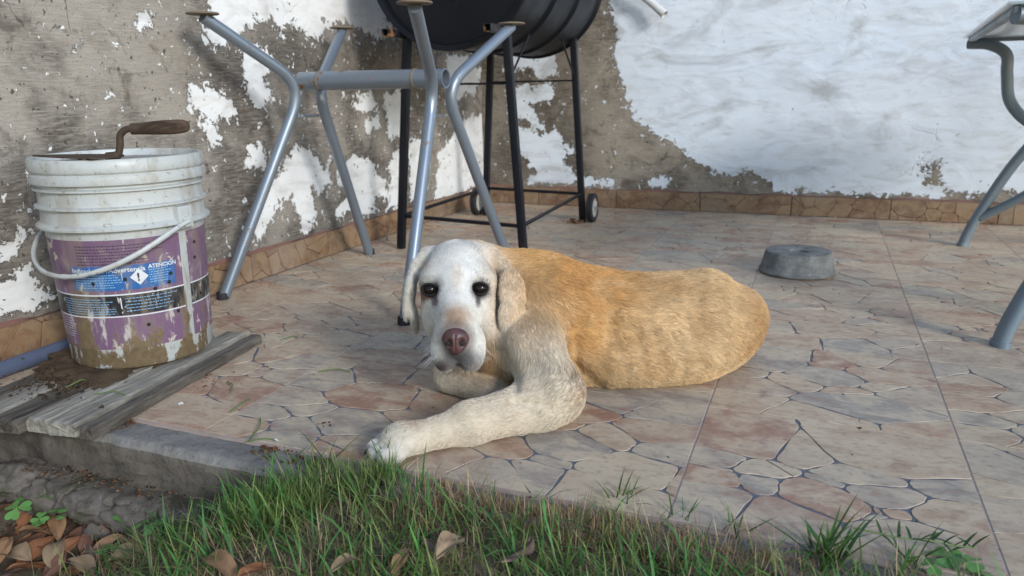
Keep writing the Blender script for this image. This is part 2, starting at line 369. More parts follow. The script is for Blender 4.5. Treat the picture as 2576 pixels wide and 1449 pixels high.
LEFT = [r4([(150,-400),(930,-400),(905,0),(965,95),(1000,160),(900,165),(790,105),(690,95),(660,180),(600,150),(540,100),(470,140),(440,80),(330,110),(250,190),(165,180)]),
        r4([(320,200),(440,190),(470,260),(420,330),(460,420),(400,470),(350,400),(320,320)]),
        r4([(90,360),(200,350),(270,430),(310,470),(280,530),(190,520),(120,460)]), r4([(160,520),(230,520),(250,600),(200,610)]),
        r4([(345,605),(420,600),(440,650),(400,740),(345,710)]),
        r4([(375,840),(440,760),(500,690),(555,620),(635,635),(655,700),(620,800),(640,960),(580,995),(560,900),(525,865),(500,850),(470,890),(440,960),(400,1040),(355,960)]),
        r4([(615,720),(690,685),(705,770),(650,830),(615,790)]),
        r4([(725,700),(800,655),(865,680),(885,730),(935,760),(935,830),(880,850),(905,900),(850,925),(790,870),(740,935),(715,900),(760,810),(715,770)]),
        r4([(955,650),(1000,630),(1000,880),(930,895),(950,780),(935,700)]), r4([(1025,600),(1110,570),(1120,640),(1110,830),(1040,850),(1030,760)]),
        r4([(915,400),(1000,370),(1010,560),(950,600),(930,500)]), r4([(800,400),(870,385),(895,440),(840,490),(795,440)]), r4([(835,500),(900,480),(910,530),(850,570)]),
        r4([(1150,660),(1230,530),(1290,490),(1400,470),(1420,640),(1400,770),(1290,810),(1140,860)]), r4([(1190,230),(1260,230),(1340,300),(1310,400),(1240,420),(1190,380)]),
        r1([(112,300),(165,330),(155,410),(115,395)]), r1([(55,450),(140,450),(140,510),(60,505)]), r1([(0,610),(90,630),(60,700),(0,725)]), r1([(90,540),(140,560),(120,600),(90,590)]),
        r1([(-60,760),(120,715),(190,790),(275,850),(240,895),(100,925),(-60,950)]), r1([(-60,1000),(180,985),(210,1060),(130,1120),(-60,1170)]),
        r5([(945,185),(1050,175),(1060,100),(1140,110),(1145,210),(1050,220),(1030,330),(1000,290)]), r5([(540,305),(610,310),(615,375),(550,385)])]
BARE = [(1190,-60),(1520,-60),(1532,20),(1556,80),(1543,140),(1575,235),(1592,300),(1640,335),(1690,362),(1740,398),(1778,420),(1790,440),(1895,436),(1945,468),(1955,500),(1190,520)]
ISL = [[(1272,138),(1405,132),(1398,188),(1360,202),(1330,172),(1278,182)], [(1278,213),(1402,208),(1388,250),(1330,262),(1358,290),(1368,332),(1320,305),(1282,300)],
       [(1285,300),(1350,338),(1402,328),(1444,380),(1412,402),(1452,440),(1545,450),(1545,475),(1420,475),(1290,475),(1360,432),(1330,420),(1285,350)], [(1630,446),(1685,446),(1685,470),(1630,470)]]
HOLES = [[(2325,418),(2368,422),(2368,462),(2335,460)], [(2380,488),(2425,486),(2425,515),(2380,512)], [(2460,478),(2590,490),(2590,520),(2450,510)]]
def wall(name, m, axis, lo, hi, top, label):
    step = .0125; us = np.arange(lo, hi+step, step); zs = np.arange(-.05, top+step, step); U, Z = np.meshgrid(us, zs)
    nz, nu = U.shape; P2 = np.stack([U.ravel(), Z.ravel()], 1)
    und = (fbm(np.c_[P2*2.6, np.zeros(len(P2))+(5 if axis == 'x' else 9)], 4)-.5)*.018
    if axis == 'x':
        V = np.c_[np.full(len(P2), WX)+und, P2[:, 0], P2[:, 1]]
        polys = [[onx(*q, WX)[1:] for q in L] for L in LEFT]; sd = np.full(len(P2), -1.)
        for L in polys: sd = np.maximum(sd, poly_sd(P2, L))
        pa = np.clip(sd/.045, -1, 1)
        sp = poly_sd(P2, [onx(*q, WX)[1:] for q in ((250,-200),(640,-200),(700,330),(560,400),(430,330))]); pa = np.maximum(pa, np.clip(sp/.1, -1, .0)*.55-.52)
        sp = poly_sd(P2, [onx(*q, WX)[1:] for q in ((780,70),(1240,60),(1260,460),(540,640),(640,360))]); pa = np.maximum(pa, np.clip(sp/.1, -1, .0)*.6-.42)
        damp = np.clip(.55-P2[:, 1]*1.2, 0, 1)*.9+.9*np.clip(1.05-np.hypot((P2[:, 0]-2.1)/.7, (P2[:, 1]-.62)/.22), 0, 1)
    else:
        V = np.c_[P2[:, 0], np.full(len(P2), WY)+und, P2[:, 1]]
        tr = lambda L: [ony(*q, WY)[[0, 2]] for q in L]
        pa = np.clip(-poly_sd(P2, tr(BARE))/.035, -1.3, 1.6)
        for L in ISL: pa = np.maximum(pa, np.clip(poly_sd(P2, tr(L))/.04, -1, 1))
        for L in HOLES: pa = np.minimum(pa, np.clip(-poly_sd(P2, tr(L))/.05, -.25, 1.6))
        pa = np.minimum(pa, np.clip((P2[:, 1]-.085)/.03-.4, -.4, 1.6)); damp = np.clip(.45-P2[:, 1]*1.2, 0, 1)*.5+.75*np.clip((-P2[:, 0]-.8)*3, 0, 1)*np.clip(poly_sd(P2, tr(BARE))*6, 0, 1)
    i = np.arange((nz-1)*nu).reshape(nz-1, nu)[:, :-1].ravel(); F = np.c_[i, i+1, i+nu+1, i+nu]
    if axis == 'y': pass
    else: F = F[:, ::-1]
    F = F[:, ::-1] if axis == 'x' else F
    # thickness: back plane, top and ends
    t = .16; b = len(V); cor = [(lo-.0, -.05), (us[-1], -.05), (us[-1], zs[-1]), (lo, zs[-1])]
    ext = np.array([((WX-t, a, z) if axis == 'x' else (a, WY+t, z)) for a, z in cor]); fr = np.array([((WX-.012, a, z) if axis == 'x' else (a, WY+.012, z)) for a, z in cor])
    V = np.vstack([V, ext, fr]); e = b; q = b+4
    F = np.vstack([F, [[e, e+3, e+2, e+1], [q+3, q+2, e+2, e+3], [q, q+3, e+3, e], [q+1, e+1, e+2, q+2]]])
    me = mesh_np(name, V, F); o = link(name, me, m)
    for nm, d in (('paint', pa), ('damp', damp)):
        a = me.attributes.new(nm, 'FLOAT', 'POINT'); a.data.foreach_set('value', np.r_[d, np.zeros(8)].astype(np.float32))
    return tag(o, label, 'wall')
wall_left = wall('plaster_wall', MT['wall_left'], 'x', -.6, WY+.005, 1.9, 'grey plaster wall with flaking white paint behind the bucket and table frame')
wall_back = wall('plaster_wall', MT['wall_back'], 'y', WX+.001, 2.6, 1.9, 'whitewashed wall with bare grey corner behind the concrete ring')

# ------------------------------------------------------------------ setting: tiled patio
def clip_poly(P, n, d):          # keep n.p <= d
    out = []
    for i in range(len(P)):
        a, b = P[i], P[(i+1) % len(P)]; da, db = a@n-d, b@n-d
        if da <= 0: out.append(a)
        if da*db < 0: out.append(a+(b-a)*da/(da-db))
    return out
def cells(w, h, n, ratio, seed, relax=1, clipbox=None):
    r = np.random.default_rng(seed); S = np.stack([r.uniform(0, w, n), r.uniform(0, h, n)], 1); wt = r.uniform(-.0016, .0016, n)
    sc = np.array([ratio, 1.])
    for it in range(relax+1):
        out = []
        for i in range(n):
            P = [np.array(q)*sc for q in ((0, 0), (w, 0), (w, h), (0, h))]; a = S[i]*sc
            for j in range(n):
                if j == i or len(P) < 3: continue
                b = S[j]*sc; P = clip_poly(P, b-a, ((b@b-a@a)+wt[i]-wt[j])/2)
            out.append([q/sc for q in P] if len(P) > 2 else None)
        if it < relax:
            for i in range(n):
                if out[i]: S[i] = .5*S[i]+.5*np.mean(out[i], 0)
    return [np.array(P) for P in out if P is not None]
def inset(P, d, W=None, H=None):
    c = P.mean(0); Q = list(P)
    for i in range(len(P)):
        a, b = P[i], P[(i+1) % len(P)]; e = b-a; L = np.hypot(*e)
        if L < 1e-5: continue
        if W and (max(a[0], b[0]) < 1e-5 or min(a[0], b[0]) > W-1e-5 or max(a[1], b[1]) < 1e-5 or min(a[1], b[1]) > H-1e-5): continue
        nrm = np.array([e[1], -e[0]])/L
        if nrm@(a-c) < 0: nrm = -nrm
        Q = clip_poly(Q, nrm, nrm@a-d)
        if len(Q) < 3: return None
    return np.array(Q)
def rounded(P, r, wob=0., seed=0, W=None, H=None):
    P = [p for i, p in enumerate(P) if np.hypot(*(p-P[i-1])) > .002]
    if len(P) < 3: return None
    out = []; edge = lambda p: W and (p[0] < 1e-4 or p[0] > W-1e-4 or p[1] < 1e-4 or p[1] > H-1e-4)
    for i in range(len(P)):
        a, b, c = P[i-1], P[i], P[(i+1) % len(P)]
        la, lc = np.hypot(*(a-b)), np.hypot(*(c-b)); d1, d2 = min(r, la*.4), min(r, lc*.4)
        p, q = b+(a-b)/la*d1, b+(c-b)/lc*d2
        out += [b] if edge(b) else [p, .25*p+.5*b+.25*q, q]
        if lc > .03 and not (edge(b) and edge(c)):
            nn = np.array([(c-b)[1], -(c-b)[0]])/lc
            for t in (.3, .5, .7): out.append(b+(c-b)*t+nn*wob*math.sin(seed*3.1+i*1.7+t*4+b[0]*90))
    return np.array(out)
def stone_mesh(name, polys, top=0., depth=.0030, bev=.0007, flip=None):
    v = []; f = []
    for P in polys:
        n = len(P); b = len(v); c = P.mean(0)
        # orient ccw
        A = .5*sum(P[i][0]*P[(i+1) % n][1]-P[(i+1) % n][0]*P[i][1] for i in range(n))
        if A < 0: P = P[::-1]
        dirs = (c-P); L = np.hypot(dirs[:, 0], dirs[:, 1])[:, None]+1e-9; I = P+dirs/L*bev
        v += [(x, y, top-depth) for x, y in P]+[(x, y, top-bev*.8) for x, y in P]+[(x, y, top) for x, y in I]
        for i in range(n):
            j = (i+1) % n; f += [(b+i, b+j, b+n+j, b+n+i), (b+n+i, b+n+j, b+2*n+j, b+2*n+i)]
        f.append(tuple(b+2*n+i for i in range(n)))
    return mesh(name, v, f)
floor = empty('patio_floor', (0, 0, 0)); tag(floor, kind='structure')
fx0, fx1, fy1 = WX+.001, 2.45, WY+.001
mb = MB().box(((fx0+fx1)/2, (fy1+.866)/2, -.0612), (fx1-fx0, fy1-.866, .118)); bed = mb.build('mortar_bed', MT['joint'], floor)
VAR = []
for vi, (n, rt) in enumerate(((21, .66), (19, .62), (22, .70), (20, .64), (19, .68))):
    C0 = cells(TS-.0028, TS-.0028, n, rt, 40+vi, 1); st = []
    for k, P in enumerate(C0):
        Q = inset(P, .0013, TS-.0028, TS-.0028)
        if Q is None: continue
        Q = rounded(Q, .011, .0024, k+vi, TS-.0028, TS-.0028)
        if Q is not None: st.append(Q)
    VAR.append((st, [stone_mesh('stone', [Q]) for Q in st], stone_mesh('stones', st)))
tile_base = {}
def clip_rect(st, x0, x1, y0, y1):
    out = []
    for P in st:
        Q = [p for p in P]
        for nv, d in (((-1, 0), -x0), ((1, 0), x1), ((0, -1), -y0), ((0, 1), y1)):
            if len(Q) > 2: Q = clip_poly(Q, np.array(nv, float), d)
        if len(Q) > 2 and max(np.ptp(np.array(Q), 0)) > .008: out.append(np.array(Q))
    return out
cols_ = range(-4, 7); rows_ = range(0, 7)
def place_tile(i, j):
    x0, y0 = TX0+TS*i+.0014, TY0+TS*j+.0014; vi = (i*7+j*3+(i*j) % 4) % 5; rot = (i+2*j+(i*i+j) % 3) % 2
    W = TS-.0028; cx0 = max(0, WX+.012-x0); cy1 = min(W, WY-.012-y0)
    if W-cx0 < .02 or cy1 < .02: return
    cut = cx0 > 0 or cy1 < W
    if cut:
        st = [(np.array([W, W])-P) if rot else P for P in VAR[vi][0]]; st = clip_rect(st, cx0, W, 0, cy1)
        base = MB().box(((cx0+W)/2, cy1/2, -.0048), (W-cx0, cy1, .007)).build('tile', MT['groove'], floor, (x0, y0, 0))
        near = j <= 2
        if near:
            for P in st: link('stone', stone_mesh('stone', [P]), MT['stone'], base)
        else: tag(link('stones', stone_mesh('stones', st), MT['stone'], base), kind='stuff')
        return
    if 'b' not in tile_base:
        tile_base['b'] = MB().box((0, 0, -.0048), (W, W, .007)).build('tile', MT['groove'], floor, (x0+W/2, y0+W/2, 0)); base = tile_base['b']
    else:
        base = tile_base['b'].copy(); col.objects.link(base); base.parent = floor; base.location = (x0+W/2, y0+W/2, 0)
    def off(o):
        o.location = (W/2, W/2, 0) if rot else (-W/2, -W/2, 0); o.rotation_euler = (0, 0, math.pi if rot else 0)
    if j <= 2 and i <= 3:
        for me in VAR[vi][1]: off(link('stone', me, MT['stone'], base))
    else: off(tag(link('stones', VAR[vi][2], MT['stone'], base), kind='stuff'))
for j in rows_:
    for i in cols_: place_tile(i, j)

jm = MB()                                        # mortar of the straight joints, just below the tile faces
for i in cols_:
    x = TX0+TS*i
    if x > WX+.012: jm.box((x, (.870+WY-.012)/2, -.0020), (.0032, WY-.012-.870, .0026))
for j in rows_:
    y = TY0+TS*j
    if y < WY-.012: jm.box(((WX+.012+fx1-.005)/2, y+.0002, -.0024), (fx1-.005-WX-.012, .0032, .0026))
jm.build('joint_mortar', MT['joint'], floor)
# skirting tiles on both walls
def skirting(parent, axis, a0, a1, seed, invert):
    w = a1-a0-.003; h = .078
    pl = cells(w, h, max(5, int(17*w/.3755)), .8, seed, 1); st = []
    for k, P in enumerate(pl):
        Q = inset(P, .0009, w, h)
        if Q is None: continue
        Q = rounded(Q, .005, .001, k, w, h)
        if Q is not None: st.append(Q)
    # local frame: x along wall, y up, z out of the wall
    if axis == 'y': Mx = Matrix(((1, 0, 0, a0), (0, 0, -1, WY-.009), (0, 1, 0, .002), (0, 0, 0, 1)))
    else: Mx = Matrix(((0, 0, 1, WX+.009), (1, 0, 0, a0), (0, 1, 0, .002), (0, 0, 0, 1)))
    t = MB().box((w/2, h/2, -.003), (w, h, .0062)).build('skirting_tile', MT['skirt_groove'], parent); t.matrix_local = Mx
    if axis == 'x' and a0 > 2.7 or axis == 'y':
        tag(link('stones', stone_mesh('stones', st, .003, .003, .0006), MT['skirt'], t), kind='stuff')
    else:
        for Q in st: link('stone', stone_mesh('stone', [Q], .003, .003, .0006), MT['skirt'], t)
for k in range(-4, 7):
    a = TX0+TS*k+.05; lo = max(a, WX+.02)
    if a+TS > lo+.03: skirting(wall_back, 'y', lo, a+TS, 200+k, 0)
for k in range(0, 7):
    a = TY0+TS*k+.09-TS; hi = min(a+TS, WY-.014)
    if hi-a > .03: skirting(wall_left, 'x', a, hi, 300+k, 0)
# rough mortar fillet on top of the skirting
def fillet(parent, axis, lo, hi):
    n = int((hi-lo)/.02); pts = []
    v = []; f = []
    for k in range(n+1):
        a = lo+(hi-lo)*k/n; hgt = .0805+.010*mnoise.noise((a*9, 3.3, axis == 'x'))+.004*mnoise.noise((a*40, 1, 2)); out = .010
        for (d, z) in ((out, .0805), (out-.001, hgt), (-.012, hgt+.008)):
            v.append((a, WY-d, z) if axis == 'y' else (WX+d, a, z))
    for k in range(n):
        for q in (0, 1): f.append((k*3+q, (k+1)*3+q, (k+1)*3+q+1, k*3+q+1))
    link('mortar_fillet', mesh('mortar_fillet', v, f, True), MT['skirt_top'], parent)
fillet(wall_back, 'y', WX+.01, 2.5); fillet(wall_left, 'x', .6, WY-.012)

# concrete border and rough front face of the slab
def grid_mesh(name, fn, nu, nv, m, parent=None, smooth=True, flip=False):
    v = [fn(i/nu, j/nv) for j in range(nv+1) for i in range(nu+1)]
    f = [(j*(nu+1)+i, j*(nu+1)+i+1, (j+1)*(nu+1)+i+1, (j+1)*(nu+1)+i) for j in range(nv) for i in range(nu)]
    if flip: f = [q[::-1] for q in f]
    return link(name, mesh(name, v, f, smooth), m, parent)
def nz(x, y, z, s=1.): return mnoise.fractal((x*s, y*s, z*s), .9, 2.1, 5)
def border(u, t):
    x = -2.0+u*4.4; e = .808+.004*nz(x, 1, 2, 9)+.003*nz(x, 5, 1, 40)
    if t < .35:  # top
        q = t/.35; y = .8685+(e+.006-.8685)*q; z = -.006+.0015*nz(x, y, 0, 30)
    else:
        q = (t-.35)/.65; y = e-.004*math.sin(min(q*6, 1.57))+.008*nz(x, q, 3, 14)*min(1, q*3)+.02*q*q; z = -.009-.16*q
    return (x, y, z)
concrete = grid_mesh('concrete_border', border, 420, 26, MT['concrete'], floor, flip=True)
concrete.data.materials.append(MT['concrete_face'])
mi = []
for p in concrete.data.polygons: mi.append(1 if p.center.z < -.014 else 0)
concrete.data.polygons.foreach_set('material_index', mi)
# broken footing ledge
def ledge(u, t):
    x = -1.26+u*.43; fade = min(1, u*12, (1-u)*9)**.5
    jag = .018*(mnoise.cell((x*23, 1, 1))-.5)+.014*nz(x, 3, 1, 14)+.005*nz(x, 9, 1, 60)
    e = .800-(.044+jag)*fade; zt = -.075-.012*u+.004*nz(x, 3, 7, 12)
    if t < .4: q = t/.4; return (x, .815+(e-.815)*q, zt+.0025*nz(x, q*.3, 2, 40)-.003*q)
    if t < .7: q = (t-.4)/.3; return (x, e-.004*math.sin(q*3.1)+.006*nz(x, q, 6, 30), zt-.003-.026*q)
    q = (t-.7)/.3; return (x, e+.030*q*fade+.010*nz(x, q, 8, 22), zt-.029-.05*q)
led = grid_mesh('footing_ledge', ledge, 150, 22, MT['rubble'], floor, flip=True)
def rock(name, c, r, seed, m, parent):
    bm = bmesh.new(); bmesh.ops.create_icosphere(bm, subdivisions=4, radius=1)
    for v in bm.verts:
        p = v.co; d = 1+.35*mnoise.fractal(p*1.4+Vector((seed, 0, 0)), .8, 2, 5)+.06*mnoise.noise(p*9+Vector((0, seed, 0)))
        v.co = Vector((p.x*r[0], p.y*r[1], p.z*r[2]))*d
    me = bpy.data.meshes.new(name); bm.to_mesh(me); bm.free(); me.polygons.foreach_set('use_smooth', [True]*len(me.polygons))
    return link(name, me, m, parent, c)
for k, (px, py, z, r, lab) in enumerate(((330, 1262, -.115, (.05, .028, .022), 'jagged grey concrete chunk under the broken ledge, beside the grass'), (215, 1225, -.11, (.06, .03, .024), 'long grey concrete chunk under the broken ledge, above the clover'),
      (110, 1245, -.115, (.04, .03, .028), 'rough grey rubble lump at the outer end of the broken ledge'), (255, 1305, -.145, (.035, .025, .025), 'dark mossy rubble lump between the clover plants'), (30, 1200, -.10, (.05, .04, .03), 'brown rubble lump under the wooden boards'))):
    p = ony(px, py, .765)
    tag(rock('rubble_lump', (p[0], p[1], z), r, k*3.7, MT['rubble'], None), lab, 'rubble', 'rubble lumps under the step')

# ------------------------------------------------------------------ setting: ground
def edge_s(x): s = np.clip((np.asarray(x)+.98)/.40, 0, 1); return s*s*(3-2*s)
def front(x): return .800+.046*edge_s(x)+.006*np.sin(np.asarray(x)*23)*edge_s(x)
def ground_z(x, y):
    x = np.asarray(x, float); y = np.asarray(y, float); s = edge_s(x)
    p = np.stack([x*9., y*9., np.zeros_like(x)], -1); n = (fbm(p, 4, 3)-.5)*.034; q = np.clip((y-.74)/.06, 0, 1)
    z = -.15+.140*s-.10*np.clip(.78-y, 0, 1)*s-.02*np.clip(.7-y, 0, .6)*(1-s)+n*(1-.75*q*s)
    return z-.06*np.clip((y-front(x))/.02, 0, 1)*s
gx = np.concatenate([np.linspace(-12, -1.8, 14)[:-1], np.arange(-1.8, 1.4, .014), np.linspace(1.4, 12, 14)]); gy = np.concatenate([np.linspace(-12, -.2, 14)[:-1], np.arange(-.2, .90, .014)])
GX, GY = np.meshgrid(gx, gy); GZ = ground_z(GX, GY); nv_, nu_ = GX.shape
i = np.arange((nv_-1)*nu_).reshape(nv_-1, nu_)[:, :-1].ravel()
tag(link('soil_ground', mesh_np('soil_ground', np.c_[GX.ravel(), GY.ravel(), GZ.ravel()], np.c_[i, i+1, i+nu_+1, i+nu_]), MT['soil']), kind='structure')
# ------------------------------------------------------------------ silver table frame (no top)
def set_rust(o, fn):
    me = o.data; a = me.attributes.new('rust', 'FLOAT', 'POINT'); a.data.foreach_set('value', [float(fn(v.co)) for v in me.vertices])
fr = empty('table_frame', (-1.13, 1.81, 0)); tag(fr, 'silver grey tubular table frame without a top, standing by the peeling wall', 'table frame')
def fpart(mb, name, m, parent=None):
    o = mb.build(name, m, parent or fr)
    if parent is None: o.location = (1.13, -1.81, 0)
    return o
BZ = .560; BY = 1.81
legs = dict(A=((-1.446, 1.531, 0), ony(762, 215, 1.772), onz(510, 42, .708)), B=((-1.378, 2.148, 0), ony(797, 222, 1.850), ony(862, 76, 2.12)),
            C=((-.874, 1.493, 0), ony(1091, 216, 1.772), ony(1043, 16, 1.49)), D=(onz(1281, 660), ony(1118, 222, 1.850), ony(1287, 66, 2.11)))
for k, (a, b, c) in legs.items():
    pts = bend_pts([a, b, c], .085, 8); up = Vector(c)-Vector(b)
    pts = [pts[0]]+[pts[0].lerp(pts[1], t) for t in (.02, .06, .12, .3, .6, .9)]+pts[1:-1]+[pts[-2].lerp(pts[-1], t) for t in (.3, .6, .85, 1)]
    o = fpart(MB().tube(pts, .0150, 16), 'leg', MT['silver']); set_rust(o, lambda q: max(0, (1-q.z/.045))*.35+max(0, (q.z-.66)/.05)*.12)
    foot = fpart(MB().lathe([(0, .0005), (.0162, .0005), (.0168, .006), (.0160, .017), (.0146, .019)], a, 20), 'foot_cap', MT['rubber'], o)
    tip = Vector(c)
    fl = fpart(MB().lathe([(0, -.0015), (.036, -.0015), (.038, .0), (.038, .002), (.036, .0035), (.012, .0035), (.0115, .0005), (0, .0005)], (tip.x, tip.y, tip.z+.006), 32), 'mounting_flange', MT['flange'], o)
xL, xR = ony(757, 200, BY)[0], ony(1122, 202, BY)[0]
prof = [(.0200, 0), (.0245, 0), (.0245, xR-xL), (.0215, xR-xL), (.0210, .02)]
rotY = Matrix(((0, 0, 1), (0, 1, 0), (-1, 0, 0)))
cb = fpart(MB().lathe(prof, (xL, BY, BZ), 32, rotY), 'crossbar', MT['silver'])
set_rust(cb, lambda q: max(0, 1-abs(q.x-xL)/.03)*.3)
for x in (ony(806, 200, BY)[0], ony(1045, 200, BY)[0]):
    ring = fpart(MB().lathe([(.0243, -.003), (.0262, -.002), (.0262, .002), (.0243, .003)], (x, BY, BZ), 32, rotY), 'weld_ring', MT['flange'], cb)
for (qa, qb) in (((760, 291, 1.73), (801, 291, 1.905)), ((1093, 292, 1.73), (1117, 290, 1.905))):
    fpart(MB().tube([ony(qa[0], qa[1], qa[2]), ony(qb[0], qb[1], qb[2])], .0042, 10), 'brace_rod', MT['silver'])

# ------------------------------------------------------------------ drum barbecue on its stand
bq = empty('drum_barbecue', (-1.09, 2.62, 0)); tag(bq, 'black oil drum barbecue on a wheeled black stand in the wall corner', 'barbecue')
def bpart(mb, name, m, parent=None):
    o = mb.build(name, m, parent or bq)
    if parent is None: o.location = (1.09, -2.62, 0)
    return o
DX, DZ, DR, DY0, DY1 = -1.075, .925, .270, 2.20, 2.95
rotD = Matrix(((1, 0, 0), (0, 0, 1), (0, -1, 0)))      # local z -> world y
L = DY1-DY0
def hoop(z): return [(DR, z-.014), (DR+.009, z-.004), (DR+.009, z+.004), (DR, z+.014)]
prof = [(0, .012), (DR-.03, .012), (DR-.012, .014), (DR-.008, 0), (DR+.008, -.004), (DR+.010, .008), (DR, .016)]+hoop(L*.36)+hoop(L*.66)+[(DR, L-.016), (DR+.010, L-.008), (DR+.008, L+.004), (DR-.008, L), (DR-.012, L-.014), (0, L-.012)]
# rot maps local (x,y,z)->(x, z, -y): lower half is local y>0
dl = bpart(MB().lathe(prof, (DX, DY0, DZ), 40, rotD, .02, math.pi-.02), 'drum_body', MT['drum'])
dt = bpart(MB().lathe(prof, (DX, DY0, DZ+.004), 40, rotD, math.pi+.02, 2*math.pi-.02), 'drum_lid', MT['drum'])
mb = MB(); mb.box((DX+DR+.006, (DY0+DY1)/2, DZ-.006), (.03, L-.02, .006)); mb.box((DX+DR+.008, (DY0+DY1)/2, DZ+.008), (.02, L-.02, .005))
bpart(mb, 'seam_flange', MT['black'])
for y in (2.40, 2.74): 
    h = MB().box((DX+DR+.016, y, DZ+.001), (.016, .07, .03), bev=.003); h.tube([(DX+DR+.02, y-.045, DZ+.002), (DX+DR+.02, y+.045, DZ+.002)], .006, 10); bpart(h, 'hinge', MT['black'])
bpart(MB().tube(curve_pts([(DX+.02, 2.205, .80), (DX+.02, 2.188, .81), (DX+.02, 2.186, .845), (DX+.02, 2.205, .855)], 5), .004, 8), 'vent_handle', MT['black'])
feet = dict(FL=((-1.327, 2.27, 0), (-1.262, 2.27, .725)), FR=((-.862, 2.25, 0), (-.914, 2.25, .725)), BL=((-1.335, 3.02, .0), (-1.262, 2.95, .725)), BR=((-.885, 2.99, 0), (-.912, 2.93, .725)))
for k, (a, b) in feet.items():
    o = bpart(MB().tube([Vector(a).lerp(Vector(b), t) for t in (0, .03, .08, .5, 1)], .0125, 12, sq=True, up=(0, 1, 0)), 'leg', MT['black']); set_rust(o, lambda q: max(0, 1-q.z/.05)*.25)
def at(k, z): a, b = Vector(feet[k][0]), Vector(feet[k][1]); return a.lerp(b, z/b.z)
for ka, za, kb, zb in (('FL', .115, 'FR', .105), ('FR', .105, 'BR', .115), ('BR', .115, 'BL', .12), ('BL', .12, 'FL', .115)):
    bpart(MB().tube([at(ka, za), at(kb, zb)], .0062, 8, sq=True), 'stretcher', MT['black'])
for ka, za, kb, zb in (('BL', .560, 'BR', .560), ('FL', .55, 'FR', .548)):
    bpart(MB().tube([at(ka, za), at(kb, zb)], .0036, 8), 'cross_rod', MT['black'])
for k, sg in (('FR', 1), ('BR', -1)):
    p = at(k, .56); q = Vector((p.x, p.y+.17*sg, .70)); q.x += -.0
    bpart(MB().tube([p, q], .0035, 8), 'brace_rod', MT['black'])
for k in ('FL', 'FR'):
    t = Vector(feet[k][1]); h = MB()
    w, wi, y0 = .0115, .0088, t.y-.135
    for (cx_, cz_, sx_, sz_) in ((0, w-.0014, 2*w, .0028), (0, -w+.0014, 2*w, .0028), (w-.0014, 0, .0028, 2*w-.0058), (-w+.0014, 0, .0028, 2*w-.0058)):
        h.box((t.x+cx_, (y0+t.y)/2, t.z-.022+cz_), (sx_, t.y-y0+.012, sz_))
    o = bpart(h, 'handle_tube', MT['black']); set_rust(o, lambda q: max(0, 1-abs(q.y-y0)/.02)*.4)
def wheel(cx_, cy_, cz_, side):
    rotX = Matrix(((0, 0, side), (0, 1, 0), (-side, 0, 0)))
    R0 = .056; w = .013
    ty = MB(); n = 30; prof = [(R0-.016, -w), (R0-.004, -w), (R0, -w*.75), (R0, w*.75), (R0-.004, w), (R0-.016, w), (R0-.017, 0), (R0-.016, -w)]
    ty.lathe(prof, (cx_, cy_, cz_), 40, rotX)
    for k in range(n):
        for s2 in (-1, 1):
            a = 2*math.pi*(k+.25*s2)/n
            m3 = rotX @ Matrix.Rotation(a, 3, 'Z')
            ty.box(Vector((cx_, cy_, cz_))+m3 @ Vector((R0, 0, s2*w*.5)), (.004, .0075, w*.8), rot=m3)
        hb = MB().lathe([(0, w*.75), (.010, w*.75), (.012, w*.5), (R0-.018, w*.35), (R0-.016, w*.8), (R0-.0155, -w*.8), (.0, -w*.6)], (cx_, cy_, cz_), 40, rotX)
    for k in range(6):
        m3 = rotX @ Matrix.Rotation(k*math.pi/3, 3, 'Z'); hb.box(Vector((cx_, cy_, cz_))+m3 @ Vector((.025, 0, w*.55)), (.026, .006, .008), rot=m3)
    wh = bpart(hb, 'wheel', MT['hub']); bpart(ty, 'tyre', MT['rubber'], wh)
    bpart(MB().tube([(cx_-side*.03, cy_, cz_), (cx_+side*.026, cy_, cz_)], .0045, 10), 'axle_bolt', MT['steel'], wh)
wc = ony(1491, 525, 2.985); wheel(wc[0]-.004, 2.99, .0585, 1); wheel(-1.372, 3.02, .0585, -1)
bf = MB(); random.seed(3)
for k in range(14): bf.box((-.905+random.uniform(-.022, .03), 2.955+random.uniform(-.03, .02), .004+.003*(k % 3)), (random.uniform(.008, .02), random.uniform(.006, .015), .005), random.uniform(0, 3))
tag(bf.build('rust_flakes', MT['rust']), 'small pile of rust flakes beside the barbecue wheel', 'rust flakes')

# ------------------------------------------------------------------ glass topped garden table
gt = empty('glass_table', (.75, 2.28, 0), R_(4)); tag(gt, 'garden table with frosted glass top and curved blue grey metal legs', 'table')
inv = Matrix.Translation((.75, 2.28, 0)) @ Matrix.Rotation(R_(4), 4, 'Z'); inv = inv.inverted()
def gpart(mb, name, m, parent=None):
    mb.v = [tuple(inv @ Vector(p)) for p in mb.v]; return mb.build(name, m, parent or gt)
GZ0 = .668; c0 = onz(2422, 98, GZ0); c0 = Vector((c0[0], c0[1], GZ0)); f0 = onz(2549, 2, GZ0); eY = (Vector((f0[0], f0[1], GZ0))-c0).normalized(); eX = Vector((-eY.y, eY.x, 0))
GLn, GWd = 1.22, .80
def gp_(a, b, z=0): return c0+eX*a+eY*b+Vector((0, 0, z))
rot3 = Matrix((eX, eY, Vector((0, 0, 1)))).transposed()
gpart(MB().box(gp_(GWd/2, GLn/2, .004), (GWd, GLn, .006), rot=rot3, bev=.002), 'glass_top', MT['glass'])
mb = MB()                                       # frame strip below the glass: four bars butted
for (a, b, sx_, sy_) in ((GWd/2, .022, GWd-.03, .016), (GWd/2, GLn-.022, GWd-.03, .016), (.022, GLn/2, .016, GLn-.062), (GWd-.022, GLn/2, .016, GLn-.062)):
    mb.box(gp_(a, b, -.006), (sx_, sy_, .012), rot=rot3)
gpart(mb, 'top_frame', MT['tablegrey'])
